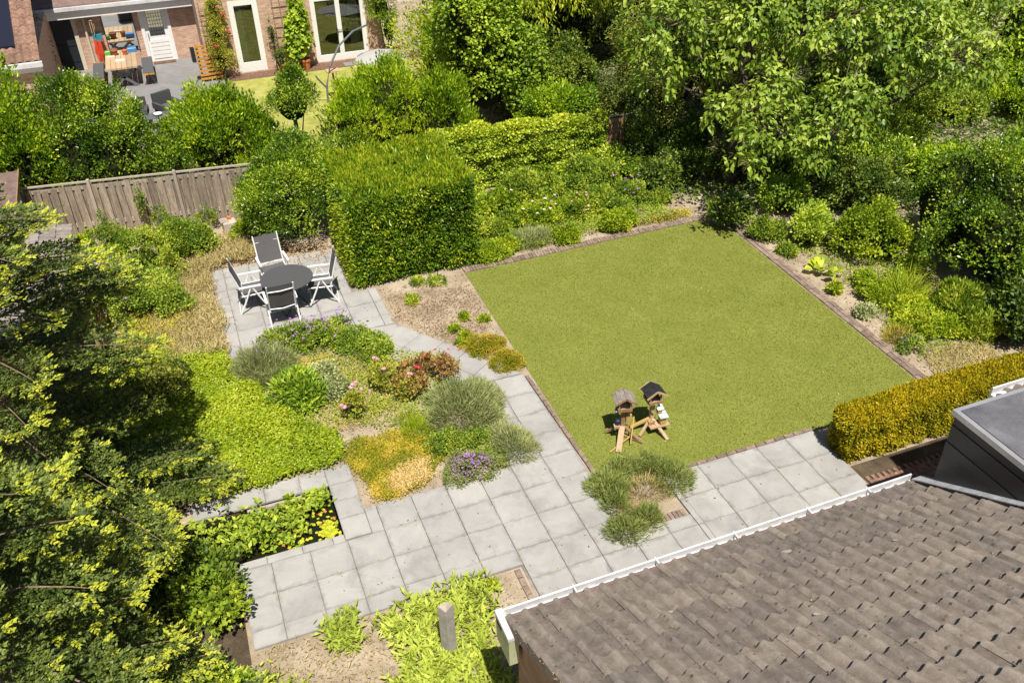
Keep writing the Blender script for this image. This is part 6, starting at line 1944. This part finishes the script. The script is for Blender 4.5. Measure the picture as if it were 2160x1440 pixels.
tuft('dry_weeds', 'brown dry stalks on the sandy soil below the terrace', (.9, -1.7), [lambda fo, r: cover(fo, r, [(-1.3, .75), (.2, .7), (.5, 0), (.3, -.9), (-1.0, -.8)], 800, .08, .09, .010, up=.7, vb=.4)], ['leaf_dry'], 413)
low('hydrangea', 'leafy shrub at the lower left corner of the terrace', (-.75, -.35), [(0, 0, .35, .28, .3, .32), (-.3, .35, .35, .4, .4, .35)], 150, ['leaf_border'], 414, L=.09, W=.06, nlf=12, r=.12, vb=.5)
low('leafy_bush', 'dark leafy bush in the fir shade left of the terrace', (-1.0, .45), [(0, 0, .3, .45, .5, .32), (-.7, .2, .3, .5, .5, .35)], 300, ['leaf_dark'], 415, L=.1, W=.05, nlf=16, r=.13, vb=.6)
low('leafy_bush', 'dark bush in the fir shade at the edge of the ground cover', (-1.15, 5.6), [(0, 0, .3, .45, .45, .35), (-.6, -.2, .3, .45, .45, .35)], 330, ['leaf_elder'], 416, L=.05, W=.03, vb=.5)
low('ivy_patch', 'ivy creeping over the ground at the bottom left corner', (-1.9, -2.0), [(0, 0, .3, .7, .6, .4), (.6, .5, .25, .6, .5, .3), (-.8, .3, .4, .7, .7, .5)], 420, ['leaf_ivy'], 417, L=.08, W=.06, nlf=18, r=.13, vb=.4)


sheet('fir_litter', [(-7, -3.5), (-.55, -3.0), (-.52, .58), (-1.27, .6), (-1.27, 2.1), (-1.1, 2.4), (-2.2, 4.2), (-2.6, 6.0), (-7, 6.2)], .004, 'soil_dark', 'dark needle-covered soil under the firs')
low('fern_patch', 'dark leafy growth under the fir left of the pond', (-1.75, 1.2), [(0, 0, .25, .45, .7, .3), (-.7, .3, .3, .6, .7, .35)], 330, ['leaf_dark'], 418, L=.10, W=.045, nlf=16, r=.13, vb=.5)
low('fern_patch', 'dark leafy growth under the fir beside the ground cover', (-2.1, 3.2), [(0, 0, .25, .6, .6, .3), (-.7, .6, .3, .6, .7, .35)], 330, ['leaf_dark'], 419, L=.10, W=.045, nlf=16, r=.13, vb=.5)

# --- firs at the left edge
def fir(label, loc, h, r0, seed, zlo, view, step=.56):
    t = thing('fir_tree', label, 'tree', (loc[0], loc[1], 0))
    rng = np.random.default_rng(seed)
    fo = Fol()
    wood = MB()
    z = zlo
    tw_p, tw_d, tw_l, tw_b, tw_o = [], [], [], [], []
    while z < h - .25:
        nb = 7
        off = rng.random() * 6.28
        ln0 = r0 * (1 - z / h) ** .85 + .15
        for b in range(nb):
            az = off + 6.283 * b / nb + rng.normal() * .15
            vis = math.cos(az - view)
            if vis < -.35 and rng.random() < .6:
                continue
            ln = ln0 * rng.uniform(.72, 1.12)
            zb = z + rng.normal() * .12
            ax = np.array([math.cos(az), math.sin(az), 0])
            sd = np.array([-math.sin(az), math.cos(az), 0])
            rise, sag = .34 + .25 * z / h, .36 - .1 * z / h
            f = lambda s: np.array([0, 0, zb]) + ax * ln * s + Z3 * ln * (rise * s - sag * s * s)
            wood.tube([f(s) for s in (0, .3, .6, .85, 1.0)], [.035 * (1 - z / h) + .012, .022, .014, .009, .004], 4, False)
            fine = .15 if vis > -.2 else .36
            s = max(.2, 1 - 1.6 / ln)
            while s < 1.0:
                p = f(s)
                d0 = f(min(1, s + .05)) - f(s - .05)
                d0 /= np.linalg.norm(d0)
                for side in (-1, 1):
                    l2 = min((1 - s) * ln * .55 + .14, .70) * rng.uniform(.75, 1.1)
                    d2 = d0 * .74 + sd * side * .66 + Z3 * .07 * rng.normal()
                    d2 /= np.linalg.norm(d2)
                    n3 = max(1, int(l2 / .14))
                    for k in range(n3):
                        u = (k + .5) / n3
                        q = p + d2 * l2 * u - Z3 * .07 * u * u
                        for s3 in (-1, 1):
                            d3 = d2 * .74 + np.cross(Z3, d2) * s3 * .66 + Z3 * .10 * rng.normal()
                            l3 = min(.19, (1 - u) * l2 * .5 + .10)
                            tw_p.append(q); tw_d.append(d3); tw_l.append(l3)
                            tw_b.append(.55 if k >= n3 - 1 else .12); tw_o.append(.5 * s + .5 * u)
                        tw_p.append(q); tw_d.append(d2); tw_l.append(l2 / n3 * 1.1); tw_b.append(.9 if k == n3 - 1 else 0); tw_o.append(.5 * s + .5 * u)
                s += fine / ln
            tw_p.append(f(.96)); tw_d.append(f(1.0) - f(.9)); tw_l.append(.18); tw_b.append(1); tw_o.append(1)
        z += step * rng.uniform(.85, 1.15)
    P0, D, Ls, Bp, O = np.array(tw_p), unit(np.array(tw_d)), np.array(tw_l), np.array(tw_b), np.array(tw_o)
    nn_ = 12
    ix = np.repeat(np.arange(len(P0)), nn_)
    sfrac = np.tile((np.arange(nn_) + .5) / nn_, len(P0)) + rng.normal(size=len(ix)) * .04
    P = P0[ix] + D[ix] * (Ls[ix] * sfrac)[:, None]
    side = np.cross(Z3, D)[ix] * np.tile([1, -1, .35], len(ix) // 3)[:, None]
    upz = np.tile([.15, .15, .6], len(ix) // 3)[:, None]
    AX = D[ix] * .9 + side * rng.uniform(.4, .8, (len(ix), 1)) + Z3 * (upz + rng.normal(size=(len(ix), 1)) * .15)
    NR = Z3 + rng.normal(size=P.shape) * .35
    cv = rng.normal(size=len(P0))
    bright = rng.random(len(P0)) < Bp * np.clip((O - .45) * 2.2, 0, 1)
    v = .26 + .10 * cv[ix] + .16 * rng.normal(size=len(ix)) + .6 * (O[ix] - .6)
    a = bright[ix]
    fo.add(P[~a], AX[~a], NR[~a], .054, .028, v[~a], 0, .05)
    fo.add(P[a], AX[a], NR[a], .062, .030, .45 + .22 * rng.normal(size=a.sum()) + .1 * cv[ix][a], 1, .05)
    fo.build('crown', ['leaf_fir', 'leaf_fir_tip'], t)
    o = wood.build('branches', 'twig', t)
    o['kind'] = 'stuff'
    MB().tube([(0, 0, 0), (.03, 0, h * .4), (0, .02, h)], [.17, .11, .02], 9).build('trunk', 'bark', t)
    return t


fir('tall fir with bright shoot tips beside the pond and shed', (-3.4, 2.4), 9.2, 3.6, 501, .4, 0.2)
fir('fir with bright shoot tips at the lower left corner', (-3.2, -1.5), 5.8, 3.0, 502, .35, 0.1)
